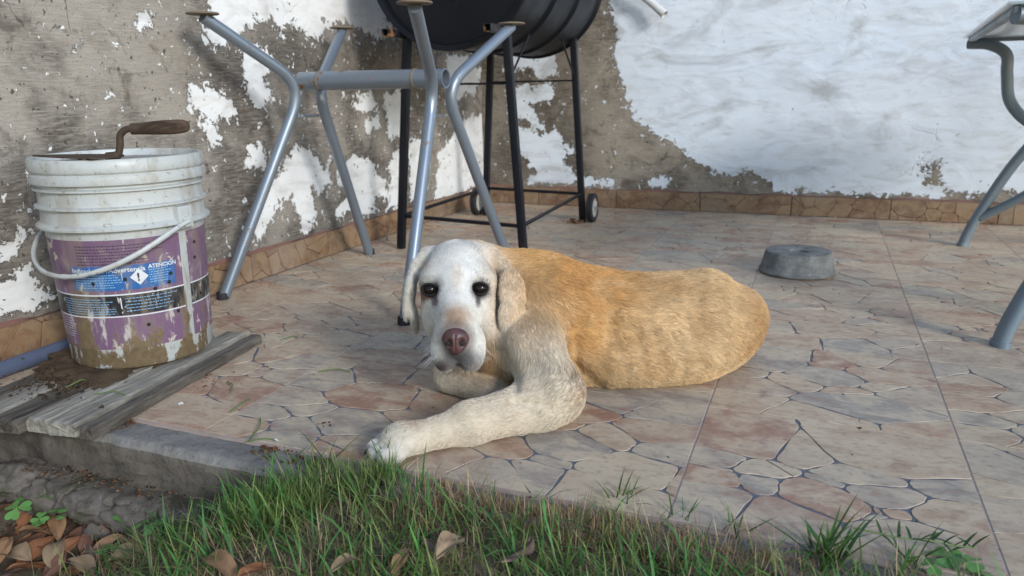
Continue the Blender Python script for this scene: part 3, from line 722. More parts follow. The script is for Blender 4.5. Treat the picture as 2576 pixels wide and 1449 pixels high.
def table_leg(ax, by, sx_, sy_):
    # corner arm, leg and brace lie in one vertical plane that runs in towards the middle of the table
    d = (eX*sx_*.94+eY*sy_*.34).normalized(); o = gp_(ax, by); o.z = 0
    q = lambda u, z: o+d*u+Vector((0, 0, z))
    arm = curve_pts([q(-.005, .652), q(.055, .646), q(.105, .615), q(.115, .555), q(.135, .47), q(.20, .405), q(.30, .375), q(.40, .37)], 6)
    n_ = d.cross(Vector((0, 0, 1)))
    oa = gpart(MB().tube(arm, .017, 14, up=n_, flat=1.25), 'arm', MT['tablegrey'])
    leg = curve_pts([q(.235, .385), q(.165, .27), q(.105, .14), q(.07, .05), q(.058, .004)], 6)
    ol = gpart(MB().tube(leg, .0165, 14, up=n_, flat=1.3), 'leg', MT['tablegrey'])
    br = curve_pts([q(.40, .345), q(.30, .255), q(.19, .165), q(.10, .10)], 6)
    gpart(MB().tube(br, .0145, 14, up=n_, flat=1.3), 'leg_brace', MT['tablegrey'], ol)
    gpart(MB().tube([q(.0585, .0), q(.0585, .012)], .019, 14, up=n_, flat=1.3), 'foot_cap', MT['tablegrey'], ol)
    gpart(MB().tube([q(.012, .648), q(.012, .657)], .009, 12), 'suction_pad', MT['rubber'], oa)
table_leg(.022, .022, 1, 1); table_leg(.022, GLn-.022, 1, -1); table_leg(GWd-.022, .022, -1, 1); table_leg(GWd-.022, GLn-.022, -1, -1)
cc = gp_(GWd/2, GLn/2); gpart(MB().lathe([(.095, .352), (.105, .36), (.105, .385), (.095, .393)], (cc.x, cc.y, 0), 32), 'centre_ring', MT['tablegrey'])

# ------------------------------------------------------------------ bucket, lid, label
BC = Vector((-1.254, 1.095, .0275)); bk = empty('paint_bucket', BC)
tag(bk, 'dirty white plastic paint bucket with purple label on the wooden boards', 'bucket')
FACE = math.atan2(-BC.y, -BC.x)                   # direction of the open yard side, label front
def Rb(z): return .1310+(.1405-.1310)*min(1, z/.262)
pr = [(0, .002), (.12, 0), (.127, .002), (.1310, .008), (Rb(.262), .262), (.1408, .264), (.1425, .266), (.153, .267), (.1535, .271), (.1490, .275), (.1450, .277), (.1430, .300), (.1440, .304), (.1510, .3045), (.1510, .3075), (.1440, .310), (.1430, .332), (.1435, .336), (.1500, .3365), (.1500, .3395), (.1435, .342), (.1432, .350)]
body = MB().lathe(pr, n=72).build('body', MT['bucket'], bk)
lidp = [(.1455, .3485), (.1525, .3485), (.1535, .352), (.1520, .3635), (.1490, .3660), (.1490, .3675), (.1515, .3690), (.1530, .372), (.1518, .391), (.1495, .3935), (.1440, .3935), (.1425, .391), (.1415, .380), (.1415, .379), (0, .378)]
lid = MB().lathe(lidp, n=72).build('lid_rim', MT['bucket'], bk)
MB().lathe([(.1412, .3800), (.09, .3815), (0, .3810)], n=48).build('lid_panel', MT['lid'], bk)
def strap_pts(a, z, r): return (r*math.cos(FACE+a), r*math.sin(FACE+a), z)
def patch(a0, a1, z0, z1, off, n=None, slant=0.):
    n = n or max(2, int(abs(a1-a0)/.05)); v = []; f = []
    for k in range(n+1):
        a = a0+(a1-a0)*k/n
        for z in (z0, z1): v.append(strap_pts(a, z, Rb(z)+off))
    for k in range(n): f.append((2*k, 2*k+2, 2*k+3, 2*k+1))
    return v, f
# angle a grows anticlockwise seen from above: picture-right is +a
D = R_
def lab(name, m, rects, off):
    mb = MB()
    for r in rects: mb.add(*patch(*r, off), smooth=True)
    return mb.build(name, m, body, autosmooth=False)
GAP0, GAP1 = D(36.5), D(43.5)
lab('label', MT['purple'], [(D(-128), GAP0, .042, .250), (GAP1, D(118), .042, .250)], .0006)
lab('label_black_band', MT['band'], [(D(-128), GAP0, .108, .146), (GAP1, D(118), .108, .146)], .0009)
lab('label_white_line', MT['inkw'], [(D(-128), GAP0, .1462, .1488), (D(-128), GAP0, .1045, .1068), (GAP1, D(118), .1462, .1488), (GAP1, D(118), .1045, .1068)], .0010)
lab('label_blue_panel', MT['blue'], [(D(-47), D(30), .156, .202)], .0012)
def wrap_text(txt, size, a0, z0, m, off, name='lettering', bold=0.):
    cu = bpy.data.curves.new('t', 'FONT'); cu.body = txt; cu.size = size; cu.resolution_u = 2; cu.offset = bold
    t = bpy.data.objects.new('t', cu); col.objects.link(t); dg = bpy.context.evaluated_depsgraph_get(); me = bpy.data.meshes.new_from_object(t.evaluated_get(dg))
    v = []
    for p in me.vertices:
        z = z0+p.co.y; a = a0+p.co.x/.138; v.append(strap_pts(a, z, Rb(z)+off))
    f = [tuple(p.vertices) for p in me.polygons]; bpy.data.objects.remove(t); bpy.data.curves.remove(cu); bpy.data.meshes.remove(me)
    return link(name, mesh(name, v, f), m, body)
wrap_text('Indicaciones /Advertencia', .0125, D(-46), .190, MT['inkw'], .0016, bold=.0002)
wrap_text('ATENCIÓN', .0100, D(10), .1925, MT['inkw'], .0016, bold=.0003)
def diamond(a, z, h, m, off):
    v = [strap_pts(a+dx/.138, z+dz, Rb(z+dz)+off) for dx, dz in ((0, -h), (h, 0), (0, h), (-h, 0), (0, 0))]
    return link('hazard_diamond', mesh('hazard_diamond', v, [(0, 1, 4), (1, 2, 4), (2, 3, 4), (3, 0, 4)]), m, body)
diamond(D(3), .179, .0155, MT['inkw'], .0018); wrap_text('!', .021, D(1.2), .1715, MT['ink'], .0022, bold=.0006)
random.seed(11)
def fine_print(name, m, a0, a1, z0, z1, pitch, off, hgt=.0016):
    mb = MB(); z = z1
    while z > z0:
        a = a0; end = a1-random.uniform(0, .25*(a1-a0))
        while a < end:
            w = random.uniform(.012, .05); mb.add(*patch(a, min(a+w, end), z-hgt, z, off, 2)); a += w+.010
        z -= pitch
    return mb.build(name, m, body, autosmooth=False)
fine_print('fine_print', MT['ink'], D(-40), D(22), .206, .240, .0056, .0011); fine_print('fine_print', MT['inkb'], D(-44), D(-6), .160, .186, .0046, .0016)
fine_print('fine_print', MT['inkb'], D(10), D(27), .166, .190, .0046, .0016); fine_print('fine_print', MT['inkb'], D(-62), D(-14), .111, .140, .0046, .0012, .0013)
fine_print('fine_print', MT['inkb'], D(-9), D(30), .111, .140, .0060, .0012, .0013); fine_print('fine_print', MT['inkw'], D(-80), D(-52), .06, .10, .005, .0011, .0011)
lab('label_white_line', MT['inkw'], [(D(-12.5), D(-11.7), .112, .142)], .0013)
for a, z in ((-7, .176), (26, .176), (24, .160), (13, .152), (-13, .118), (29, .10), (5, .085), (52, .225), (51, .195), (-30, .17), (55, .12)):
    v = [strap_pts(D(a)+.0036*math.cos(t)/.138, z+.0036*math.sin(t), Rb(z)+.0020) for t in np.linspace(0, 2*math.pi, 12)[:-1]]; link('nail_hole', mesh('nail_hole', v, [tuple(range(11))]), MT['hole'], body)
# handle: ears and bail
PA = D(40); 
def ear(a):
    m3 = Matrix.Rotation(FACE+a, 3, 'Z'); r = .150
    return MB().box(m3 @ Vector((r-.002, 0, .279)), (.016, .034, .042), rot=m3, bev=.003).box(m3 @ Vector((r+.004, 0, .270)), (.014, .018, .020), rot=m3, bev=.004).build('handle_ear', MT['bucket'], bk)
ear(PA); ear(PA+math.pi)
pa = Vector((math.cos(FACE+PA), math.sin(FACE+PA), 0)); pe = Vector((math.cos(FACE+PA-math.pi/2), math.sin(FACE+PA-math.pi/2), 0))
bp = []; rad = []
for k in range(41):
    t = math.pi*k/40; c, s = math.cos(t), math.sin(t)
    r_h = .163; p = pa*c*r_h+pe*(s**.8)*.158+Vector((0, 0, .272-.085*s**1.1)); bp.append(p)
    rad.append(.0036 if k < 3 or k > 37 else .0042+.0007*math.sin(k*2.4)*(14 < k < 27))
MB().tube(bp, rad, 10, flat=1.2).build('handle', MT['bucket'], bk)
# mud cake on the boards under the bucket
def mudfn(u, v):
    a = u*2*math.pi; r = v*(.150+.05*nz(math.cos(a), math.sin(a), 1, 1.6)); x, y = r*math.cos(a)*1.05-.03, r*math.sin(a)*1.05-.055
    return (BC.x+x, BC.y+y, .0255+max(0, .007*(1-v**3))*(0.6+.6*nz(x, y, 0, 30))-.004*v**8)
tag(grid_mesh('mud_patch', mudfn, 64, 14, MT['mud']), 'patch of dried brown mud on the boards around the bucket foot', 'mud')

# trowel lying on the lid
tz = BC.z+.3935; tr = empty('trowel', (BC.x, BC.y, tz)); tag(tr, 'rusty mason trowel with worn wooden handle resting across the bucket top', 'trowel')
E1 = ond(318, 408, 1); 
tc = onz(305, 398, tz); base = Vector((tc[0], tc[1], 0)); hd = Vector((.93, .37, 0)).normalized(); sd_ = Vector((-hd.y, hd.x, 0))
T = Vector((BC.x, BC.y, tz))
def tp(a, b, z): return base+hd*a+sd_*b+Vector((0, 0, tz+z))-T
bl = []
for (a, w) in ((.0, .010), (-.012, .036), (-.03, .045), (-.08, .036), (-.13, .018), (-.155, .004)): bl.append((a, w))
v = []; f = []
for a, w in bl:
    for s in (-1, 1):
        for zz in (0, .0022): v.append(tp(a, s*w, zz+.0015+.004*(abs(a)/.15)))
for k in range(len(bl)-1):
    b0, b1 = 4*k, 4*k+4
    f += [(b0+1, b0+3, b1+3, b1+1), (b0, b1, b1+2, b0+2), (b0, b0+1, b1+1, b1), (b0+2, b1+2, b1+3, b0+3)]
f += [(0, 2, 3, 1), (len(v)-4, len(v)-3, len(v)-1, len(v)-2)]
link('blade', mesh('blade', v, f), MT['trowel'], tr)
MB().tube(curve_pts([tp(-.025, 0, .003), tp(-.006, 0, .006), tp(.001, 0, .022), tp(.004, 0, .040), tp(.016, 0, .050), tp(.034, 0, .051)], 5), [.008]*6+[.0062]*8+[.0060]*12, 12).build('tang', MT['trowel'], tr)
hp_ = [tp(.028+.098*t, 0, .0505+.004*t) for t in np.linspace(0, 1, 14)]
MB().tube(hp_, [.0085, .0096, .0102, .0108, .0114, .0119, .0123, .0126, .0128, .0128, .0127, .0123, .0114, .0080], 16).build('handle', MT['handlewood'], tr)
MB().tube([tp(.026, 0, .0505), tp(.040, 0, .051)], .0100, 16).build('ferrule', MT['trowel'], tr)
tag(grid_mesh('mud_patch', lambda u, v: (lambda a, r: tuple(T+tp(-.085+r*1.5*math.cos(a), .03+r*.75*math.sin(a)*1.1, .0)+Vector((0, 0, -.0105+.0012-.0+.004*(1-v*v)+.003*nz(a, r*30, 1, 2)))))(u*6.2832, v*.055), 40, 8, MT['mud']), 'crumbs of dark mud beside the trowel blade on the bucket lid', 'mud')

# ------------------------------------------------------------------ boards, strip, pipe
wb = empty('wooden_board', (-1.1, 1.0, 0)); tag(wb, 'weathered wide board of cracked grey planks under the bucket', 'board')
ax_ = Vector((-.140, .99, 0)).normalized(); sx2 = Vector((ax_.y, -ax_.x, 0)); fr0 = onz(205, 1060, .024); fr0 = Vector((fr0[0], fr0[1], 0))
def plank(name, parent, a, wid, l0, l1, z0, z1, m, seed, skew=0.):
    n = 60; k = 10; v = []; f = []; o0 = Vector(parent.location) if parent else Vector((0, 0, 0))
    for i in range(n+1):
        l = l0+(l1-l0)*i/n
        for j in range(k+1):
            w = a+wid*(j/k); e = .0012*nz(l, j*.13+seed, 0, 22)
            rag = .004*nz(w*60, seed, 5, 1.5)*(i == 0)
            p = fr0+ax_*(l+rag+skew*(w))+sx2*(w+.0016*nz(l, seed+j, 2, 16)); v.append(tuple(p+Vector((0, 0, z1+e-(.003 if j in (0, k) else 0)-(.002 if i == 0 else 0)))-o0))
    b = len(v)
    for i in range(n+1):
        for j in (0, k):
            q = v[i*(k+1)+j]; v.append((q[0], q[1], z0-o0.z))
    for i in range(n):
        for j in range(k): f.append((i*(k+1)+j, i*(k+1)+j+1, (i+1)*(k+1)+j+1, (i+1)*(k+1)+j))
        f.append((b+2*i, i*(k+1), (i+1)*(k+1), b+2*i+2)); f.append((i*(k+1)+k, b+2*i+1, b+2*i+3, (i+1)*(k+1)+k))
    f.append(tuple([b]+[b+1]+[k-j for j in range(k+1)])); f.append(tuple([n*(k+1)+j for j in range(k+1)]+[b+2*n+1, b+2*n]))
    me = mesh(name, v, f, False); return link(name, me, m, parent)
x = 0.; wid = (.055, .047, .060, .052, .05); ms = ('wood', 'wood', 'woodd', 'wood', 'woodd')
for k in range(5):
    plank('plank', wb, x-wid[k], wid[k]-.0022, -.012+.006*math.sin(k*2.3), .462-.012*k+.01*math.cos(k*3), .0005, .0235+.0008*(k % 2), MT[ms[k]], k*3.3, .02); x -= wid[k]
ws = plank('wooden_strip', None, .007, .025, -.014, .475, .0008, .020, MT['woodd'], 21.); tag(ws, 'narrow dark weathered wooden strip lying along the edge of the wide board', 'wooden strip')
pp = MB(); pts = [onz(-60, 955, .0165), onz(20, 922, .0165), onz(175, 868, .0165), onz(240, 845, .0165)]; pts = [Vector(p) for p in pts]
a_ = pts[0].lerp(pts[1], .55); d_ = (pts[3]-a_).normalized()
rm = d_.to_track_quat('Z', 'Y').to_matrix()
tag(MB().lathe([(.0125, .001), (.0160, 0), (.0160, .40), (0, .40), (0, .38), (.0125, .38), (.0125, .001)], (a_.x, a_.y, .0165), 24, rm).build('plastic_pipe', MT['pipe']), 'short blue grey plastic pipe lying between the wall and the boards', 'pipe')

# ------------------------------------------------------------------ concrete ring, tube on the wall
rc = onz(2005, 682, 0); 
tag(MB().lathe([(.02, .002), (.100, 0), (.1065, .003), (.1070, .009), (.1030, .0125), (.1010, .016), (.0935, .058), (.090, .0635), (.084, .065), (.032, .0640), (.027, .061), (.024, .004), (.020, .002)], (0, 0, 0), 64).build('concrete_ring', MT['ring'], None, (rc[0], rc[1]-.012, .001)), 'round grey concrete block with a hole in the middle on the tiles', 'concrete block')
t0, t1, t2 = ony(1590, -30, 3.34), ony(1640, 8, 3.345), ony(1672, 37, 3.33)
tag(MB().tube([Vector(t0)+Vector((-.12, .03, .12)), t0, t1, t2], [.015, .015, .016, .017], 16, cap=False).tube([Vector(t1)*.2+Vector(t2)*.8, t1], .010, 12).build('wall_tube', MT['tubewhite']), 'short white plastic tube end sticking out of the whitewashed wall', 'tube')
# ------------------------------------------------------------------ vegetation
def blades(root, length, width, az, lean, curl, c0_, c1_, lv=4):
    n = len(root); t = np.linspace(0, 1, lv)
    d = np.stack([np.cos(az), np.sin(az), np.zeros(n)], 1); s = np.stack([-np.sin(az), np.cos(az), np.zeros(n)], 1)
    V = np.zeros((n, lv, 2, 3)); Cc = np.zeros((n, lv, 2, 3)); pos = root.copy(); seg = length/(lv-1)
    for k in range(lv):
        if k > 0:
            th = lean+curl*(k-.5)/(lv-1); pos = pos+(d*np.sin(th)[:, None]+np.array([0, 0, 1.])*np.cos(th)[:, None])*seg[:, None]
        w = width*(.55+.9*t[k]-1.38*t[k]**2)*(1 if k < lv-1 else .4)
        V[:, k, 0] = pos-s*w[:, None]*.5; V[:, k, 1] = pos+s*w[:, None]*.5
        Cc[:, k] = (c0_*(1-t[k])+c1_*t[k])[:, None, :]
    b = (np.arange(n)*lv*2)[:, None, None]; k = np.arange(lv-1)[None, :, None]*2
    F = (b+k+np.array([0, 1, 3, 2])[None, None, :]).reshape(-1, 4)
    return V.reshape(-1, 3), F, Cc.reshape(-1, 3)
def join(parts):
    V = []; F = []; C_ = []; b = 0
    for v, f, c in parts: V.append(v); F.append(f+b); C_.append(c); b += len(v)
    return np.vstack(V), np.vstack(F), np.vstack(C_)
def veg(name, parts, m, **kw):
    V, F, C_ = join(parts); me = mesh_np(name, V, F); color_attr(me, C_); return tag(link(name, me, m), **kw)
rg = np.random.default_rng(5)
def field(n, xr, yr, dens):
    x = rg.uniform(*xr, n); y = rg.uniform(*yr, n); keep = rg.uniform(0, 1, n) < dens(x, y); x, y = x[keep], y[keep]
    return np.c_[x, y, ground_z(x, y)-.004]
def dryness(x, y):
    n = fbm(np.c_[x*7, y*7, np.zeros_like(x)], 3, 11)
    near = np.clip(1-(front(x)-y)/.10, 0, 1)*np.clip((x+.66)/.14, 0, 1)
    return np.clip((n-.43)*4.5+near*1.25, 0, 1)
def dens_green(x, y):
    lit = np.clip((x+.98-.5*(y-.55))/.10, 0, 1)            # leaf litter at the left instead
    return lit*(1-.93*dryness(x, y))*np.clip((front(x)+.012-y)/.02, 0, 1)*(.35+.65*(fbm(np.c_[x*14, y*14, x*0], 2, 4) > .45))
def pal(n, base, var):
    return np.clip(np.array(base)[None]*(1+rg.normal(0, var, (n, 1)))+rg.normal(0, .012, (n, 3)), .005, 1)
parts = []
r = field(22000, (-1.25, .62), (.22, .86), dens_green); n = len(r); near = (r[:, 1] > .45)
parts.append(blades(r, rg.gamma(6, .0080, n).clip(.018, .09), rg.uniform(.0016, .0036, n), rg.uniform(0, 6.28, n), rg.uniform(0, .7, n), rg.uniform(.1, 1.5, n), pal(n, (.14, .18, .06), .30), pal(n, (.26, .38, .10), .34)))
r = field(4200, (-1.0, .62), (.30, .85), lambda x, y: dens_green(x, y)*.8); n = len(r)
parts.append(blades(r, rg.uniform(.045, .095, n), rg.uniform(.0035, .0058, n), rg.uniform(0, 6.28, n), rg.uniform(.1, .6, n), rg.uniform(.3, 1.5, n), pal(n, (.08, .17, .05), .2), pal(n, (.12, .33, .085), .28)))
# pale flowering tuft near the dog's paw
def tuftf(cx_, cy_, rad, n):
    a = rg.uniform(0, 6.28, n); q = rad*np.sqrt(rg.uniform(0, 1, n)); x, y = cx_+q*np.cos(a), cy_+q*np.sin(a)*.8; return np.c_[x, y, ground_z(x, y)-.004]
for px, py, rad, n in ((700, 1270, .07, 900), (620, 1230, .05, 450), (900, 1200, .06, 500), (1000, 1190, .03, 250)):
    q = onz(px, py, -.012); r = tuftf(q[0], min(q[1], float(front(q[0]))-.004), rad, n); n = len(r)
    parts.append(blades(r, rg.uniform(.018, .055, n), rg.uniform(.0013, .0026, n), rg.uniform(0, 6.28, n), rg.uniform(0, .45, n), rg.uniform(.1, .9, n), pal(n, (.14, .18, .055), .25), pal(n, (.28, .39, .11), .28)))
veg('lawn_grass', parts, MT['grass'], label='short green grass growing along the step', cat='grass', kind='stuff')
parts = []
r = field(60000, (-1.2, .66), (.22, .87), lambda x, y: (.40+.60*dryness(x, y))*np.clip((x+1.0)/.10, 0, 1)*np.clip((front(x)+.018-y)/.02, 0, 1)); n = len(r)
parts.append(blades(r, rg.gamma(5, .0074, n).clip(.012, .07), rg.uniform(.0010, .0023, n), rg.uniform(0, 6.28, n), rg.uniform(.3, 1.5, n), rg.uniform(-.4, 1.3, n), pal(n, (.30, .21, .12), .40), pal(n, (.60, .46, .28), .38)))
for px, py, rad, n in ((1280, 1262, .026, 700), (1180, 1275, .035, 700), (1480, 1340, .045, 900), (1640, 1365, .05, 1000), (1760, 1390, .04, 700), (1040, 1290, .05, 700), (1330, 1300, .03, 500), (1400, 1300, .035, 500), (1550, 1335, .035, 500), (1860, 1410, .04, 600), (1960, 1430, .035, 400), (1120, 1235, .03, 400)):
    q = onz(px, py, -.010); r = tuftf(q[0], min(q[1], float(front(q[0]))-.004), rad, n); n = len(r)
    parts.append(blades(r, rg.uniform(.010, .036, n), rg.uniform(.0010, .0022, n), rg.uniform(0, 6.28, n), rg.uniform(.1, 1.35, n), rg.uniform(-.8, 2.2, n), pal(n, (.24, .155, .08), .4), pal(n, (.58, .41, .22), .38)))
veg('dry_grass', parts, MT['grass'], label='dead straw coloured grass matted along the step', cat='grass', kind='stuff')
# weed tufts growing at the step edge: each its own thing
def tuft(px, py, n, hmin, hmax, wid, label, z=-.007, col0=(.07, .13, .04), col1=(.115, .25, .075)):
    q = onz(px, py, z); rr = np.c_[q[0]+rg.normal(0, .006, n), q[1]+rg.normal(0, .005, n), np.full(n, z-.004)]
    v, f, c = blades(rr, rg.uniform(hmin, hmax, n), rg.uniform(wid*.6, wid, n), rg.uniform(0, 6.28, n), rg.uniform(.05, .95, n), rg.uniform(.1, .8, n), pal(n, col0, .15), pal(n, col1, .2), 5)
    me = mesh_np('grass_tuft', v, f); color_attr(me, c); tag(link('grass_tuft', me, MT['grass']), label, 'grass tuft', 'green grass tufts along the step edge')
tuft(1562, 1268, 16, .03, .06, .0045, 'small upright green grass tuft growing beside the brown dead tussock at the step')
tuft(1700, 1315, 14, .02, .055, .004, 'sparse green tuft with one long pale stalk at the step edge')
tuft(1850, 1345, 14, .03, .07, .0045, 'thin green grass tuft at the step edge before the clipped dead grass')
tuft(2085, 1420, 26, .05, .10, .0075, 'bushy broad bladed green tuft beside the trailing runner weed')
tuft(2060, 1400, 14, .04, .08, .006, 'leaning green tuft overlapping the bare concrete edge')
tuft(2300, 1430, 16, .03, .07, .006, 'green tuft under the trailing runner weed')
tuft(980, 1195, 22, .04, .085, .0045, 'tall green grass tuft rising in front of the dog paw')
tuft(820, 1175, 9, .05, .09, .004, 'few tall green blades standing against the tiles beside the dog paw')
tuft(505, 1225, 12, .05, .11, .005, 'long arching green tuft where the broken ledge meets the lawn', -.09)
# runner weed over the slab on the right
rw = empty('runner_weed', tuple(onz(2120, 1400, -.01))); tag(rw, 'trailing runner weed with narrow paired leaves creeping over the tile edge', 'weed')
rp = [Vector(onz(2140, 1385, .0))+Vector((0, 0, .03)), Vector(onz(2260, 1352, .025)), Vector(onz(2330, 1358, .02)), Vector(onz(2400, 1372, .012)), Vector(onz(2455, 1378, .006))]; rp = curve_pts(rp, 5); ro = Vector(rw.location)
MB().tube([p-ro for p in rp], .0011, 6).build('stem', MT['stem'], rw)
for k, p in enumerate(rp[1::2]):
    for s in (-1, 1):
        v, f, c = blades(np.array([p-ro]), np.array([.020+.010*math.sin(k*5.1+s)**2]), np.array([.0050]), np.array([.3+s*(.9+.7*math.sin(k*7.3))+1.2*math.sin(k*3)]), np.array([1.0+.4*math.sin(k*2.7+s)]), np.array([.5]), np.array([[.05, .11, .04]]), np.array([[.08, .18, .06]]), 5)
        me = mesh_np('leaf', v, f); color_attr(me, c); link('leaf', me, MT['grass'], rw)
# clover plants
def leaflet(r0, ang, tilt):
    v = [(0, 0, 0)]; f = []; N = 12
    for k in range(N+1):
        t = -1+2*k/N; a = t*.80; rr = r0*(1.0-.20*math.exp(-(t/.22)**2))*(1-.38*abs(t)**5); x, y = rr*math.cos(a), rr*math.sin(a)*1.05
        v.append((x, y, .16*abs(y)+tilt*x))
    f = [(0, k+1, k+2) for k in range(N)]
    m3 = Matrix.Rotation(ang, 3, 'Z'); return [tuple(m3 @ Vector(p)) for p in v], f
clme = []
for k in range(3):
    mb = MB()
    for q in range(3): mb.add(*leaflet(1., q*2.094+.2*k, -.12-.08*k), smooth=True)
    clme.append(mesh('clover_leaf', mb.v, mb.f, True)); clme[-1].materials.append(MT['clover'])
def clover(leaves, z, label):
    base = Vector(onz(leaves[0][0], leaves[0][1]+14, z)); o = empty('clover_plant', base); tag(o, label, 'clover', 'clover plants in the leaf litter')
    for k, (px, py, r0) in enumerate(leaves):
        h = .035+.006*(k % 3); p = Vector(onz(px, py, z+h)); lf = link('clover_leaf', clme[k % 3], None, o, p-base, (rg.uniform(-.35, .1), rg.uniform(-.3, .3), rg.uniform(0, 6))); lf.scale = (r0, r0, r0)
        MB().tube(curve_pts([(0, 0, 0), (p-base)*.5+Vector((.004, 0, .004)), p-base], 4), .0007, 5).build('stem', MT['stem'], o)
clover([(75, 1252, .021), (122, 1242, .021), (42, 1278, .021)], -.14, 'largest clover plant with three leaves below the broken ledge')
clover([(100, 1304, .014), (148, 1282, .014), (152, 1298, .010), (92, 1318, .009)], -.145, 'small leaved clover plant among dry leaves below the larger clover')
clover([(318, 1298, .022), (352, 1316, .014)], -.14, 'clover plant with folded bright leaf beside the mossy rubble')
clover([(276, 1378, .020)], -.155, 'single dark clover leaf between brown dry leaves')
clover([(385, 1285, .013), (392, 1318, .013), (372, 1330, .012), (430, 1268, .009)], -.13, 'clover plant at the border of leaf litter and lawn')
clover([(2385, 1400, .020), (2435, 1412, .018), (2350, 1420, .014), (2470, 1440, .016)], -.03, 'dark clover plant at the corner of the tiles by the runner weed')
# dry leaves
def leaf_mesh(k):
    r2 = np.random.default_rng(90+k); L, W = 1., r2.uniform(.36, .5); v = []; f = []; cl = []; nu, nv2 = 12, 6
    base = np.array([(.26, .13, .07), (.33, .19, .10), (.22, .11, .07), (.36, .25, .15), (.20, .13, .10), (.30, .13, .06)][k % 6])
    for i in range(nu+1):
        t = i/nu; w = W*.5*(math.sin(math.pi*t**.85)**.8)+.004
        for j in range(nv2+1):
            s = -1+2*j/nv2; c1 = r2.uniform(-.01, .01) if False else 0
            x = t-.5; y = w*s; z = (.20*r2.uniform(.9, 1.1))*abs(s)**1.5*w*2.2*(1 if k % 2 else -.6)+.16*math.sin(t*3+k)*(1 if k % 3 else -1)+.03*math.sin(9*t+5*s+k)
            v.append((x, y, z)); cl.append(base*(1+.35*math.sin(k+7*t+3*s)*.5+(.25 if abs(s) < .1 else 0)+r2.normal(0, .07)))
    for i in range(nu):
        for j in range(nv2): f.append((i*(nv2+1)+j, i*(nv2+1)+j+1, (i+1)*(nv2+1)+j+1, (i+1)*(nv2+1)+j))
    me = mesh_np('dry_leaf', np.array(v), np.array(f)); color_attr(me, np.clip(cl, .01, 1)); me.materials.append(MT['leaf']); return me
LM = [leaf_mesh(k) for k in range(6)]
lp = [(190, 1330, .075, 1), (265, 1345, .06, 3), (40, 1385, .07, 0), (85, 1445, .06, 5), (200, 1360, .07, 2), (310, 1355, .06, 4), (330, 1385, .055, 1), (150, 1420, .06, 3), (240, 1425, .065, 4), (20, 1340, .06, 4), (60, 1300, .055, 3), (20, 1290, .06, 2), (100, 1360, .06, 1), (290, 1440, .06, 0), (10, 1420, .06, 1), (170, 1395, .05, 5), (225, 1395, .05, 2), (120, 1330, .05, 0), (0, 1255, .06, 4), (345, 1420, .05, 2), (70, 1335, .05, 5), (370, 1380, .05, 3), (255, 1310, .05, 0), (140, 1446, .05, 2), (205, 1446, .055, 3), (35, 1445, .06, 4), (150, 1355, .06, 1), (95, 1405, .07, 5), (50, 1425, .065, 3), (185, 1440, .06, 0), (265, 1400, .06, 1), (15, 1380, .06, 5), (120, 1385, .055, 4), (320, 1420, .055, 3), (215, 1340, .06, 5), (20, 1310, .055, 1), (300, 1330, .045, 2), (75, 1375, .06, 2)]
for k, (px, py, s, mk) in enumerate(lp):
    z = -.148; p = onz(px, py, z); zz = float(ground_z(np.array([p[0]]), np.array([p[1]]))[0]); p = onz(px, py, zz)
    o = link('dry_leaf', LM[mk], None, None, (p[0], p[1], zz+.010+.004*(k % 3)), (rg.uniform(-.35, .35), rg.uniform(-.3, .3), rg.uniform(0, 6.28))); o.scale = (s*1.05, s*1.05, s*1.05)
    tag(o, ('curled reddish brown', 'curled orange tan', 'curled dark maroon brown', 'curled pale tan', 'curled dull grey brown', 'curled rust orange')[mk]+' dry leaf in the litter below the broken ledge', 'dry leaf', ('reddish brown', 'orange tan', 'maroon brown', 'pale tan', 'grey brown', 'rust orange')[mk]+' leaves littered below the ledge')
for k, (px, py, s, mk) in enumerate(((1130, 1385, .055, 3), (1300, 1385, .06, 4), (1090, 1370, .04, 4), (560, 1440, .07, 1), (870, 1430, .04, 3), (1010, 1425, .045, 1), (640, 1445, .05, 5))):
    p = onz(px, py, -.04); zz = float(ground_z(np.array([p[0]]), np.array([p[1]]))[0]); p = onz(px, py, zz+.015)
    o = link('dry_leaf', LM[mk], None, None, (p[0], p[1], zz+.018), (rg.uniform(-.35, .35), rg.uniform(-.3, .3), rg.uniform(0, 6.28))); o.scale = (s, s, s)
    tag(o, {3: 'pale tan dry leaf lying among the lawn grass', 4: 'grey brown dry leaf lying among the lawn grass', 1: 'orange tan dry leaf lying among the lawn grass', 5: 'rust orange dry leaf lying among the lawn grass'}[mk], 'dry leaf', {3: 'pale tan', 4: 'grey brown', 1: 'orange tan', 5: 'rust orange'}[mk]+' leaves fallen into the grass')
# crumbs and plant bits on tiles, boards, ledge and soil
def bits(name, P, smin, smax, cols, label, flat=.35):
    n = len(P); V = []; F = []; Cc = []
    for i in range(n):
        s = rg.uniform(smin, smax); e = rg.uniform(.35, 1); m3 = np.array(Matrix.Rotation(rg.uniform(0, 6.28), 3, 'Z'))
        q = (rg.normal(0, .5, (6, 3))*np.array([.6, .6*e, flat])+np.array([[1, 0, 0], [-1, 0, 0], [0, e, 0], [0, -e, 0], [0, 0, flat], [0, 0, -flat]]))*s
        V.append(q@m3.T+P[i]+np.array([0, 0, s*flat])); F.append(np.array([(0, 2, 4), (2, 1, 4), (1, 3, 4), (3, 0, 4), (2, 0, 5), (1, 2, 5), (3, 1, 5), (0, 3, 5)])+6*i)
        c = np.array(cols[rg.integers(len(cols))])*(1+rg.normal(0, .2)); Cc += [np.clip(c, .01, 1)]*6
    me = mesh_np(name, np.vstack(V), np.vstack(F), False); color_attr(me, np.array(Cc)); return tag(link(name, me, MT['bits']), label, 'debris', kind='stuff')
P = []
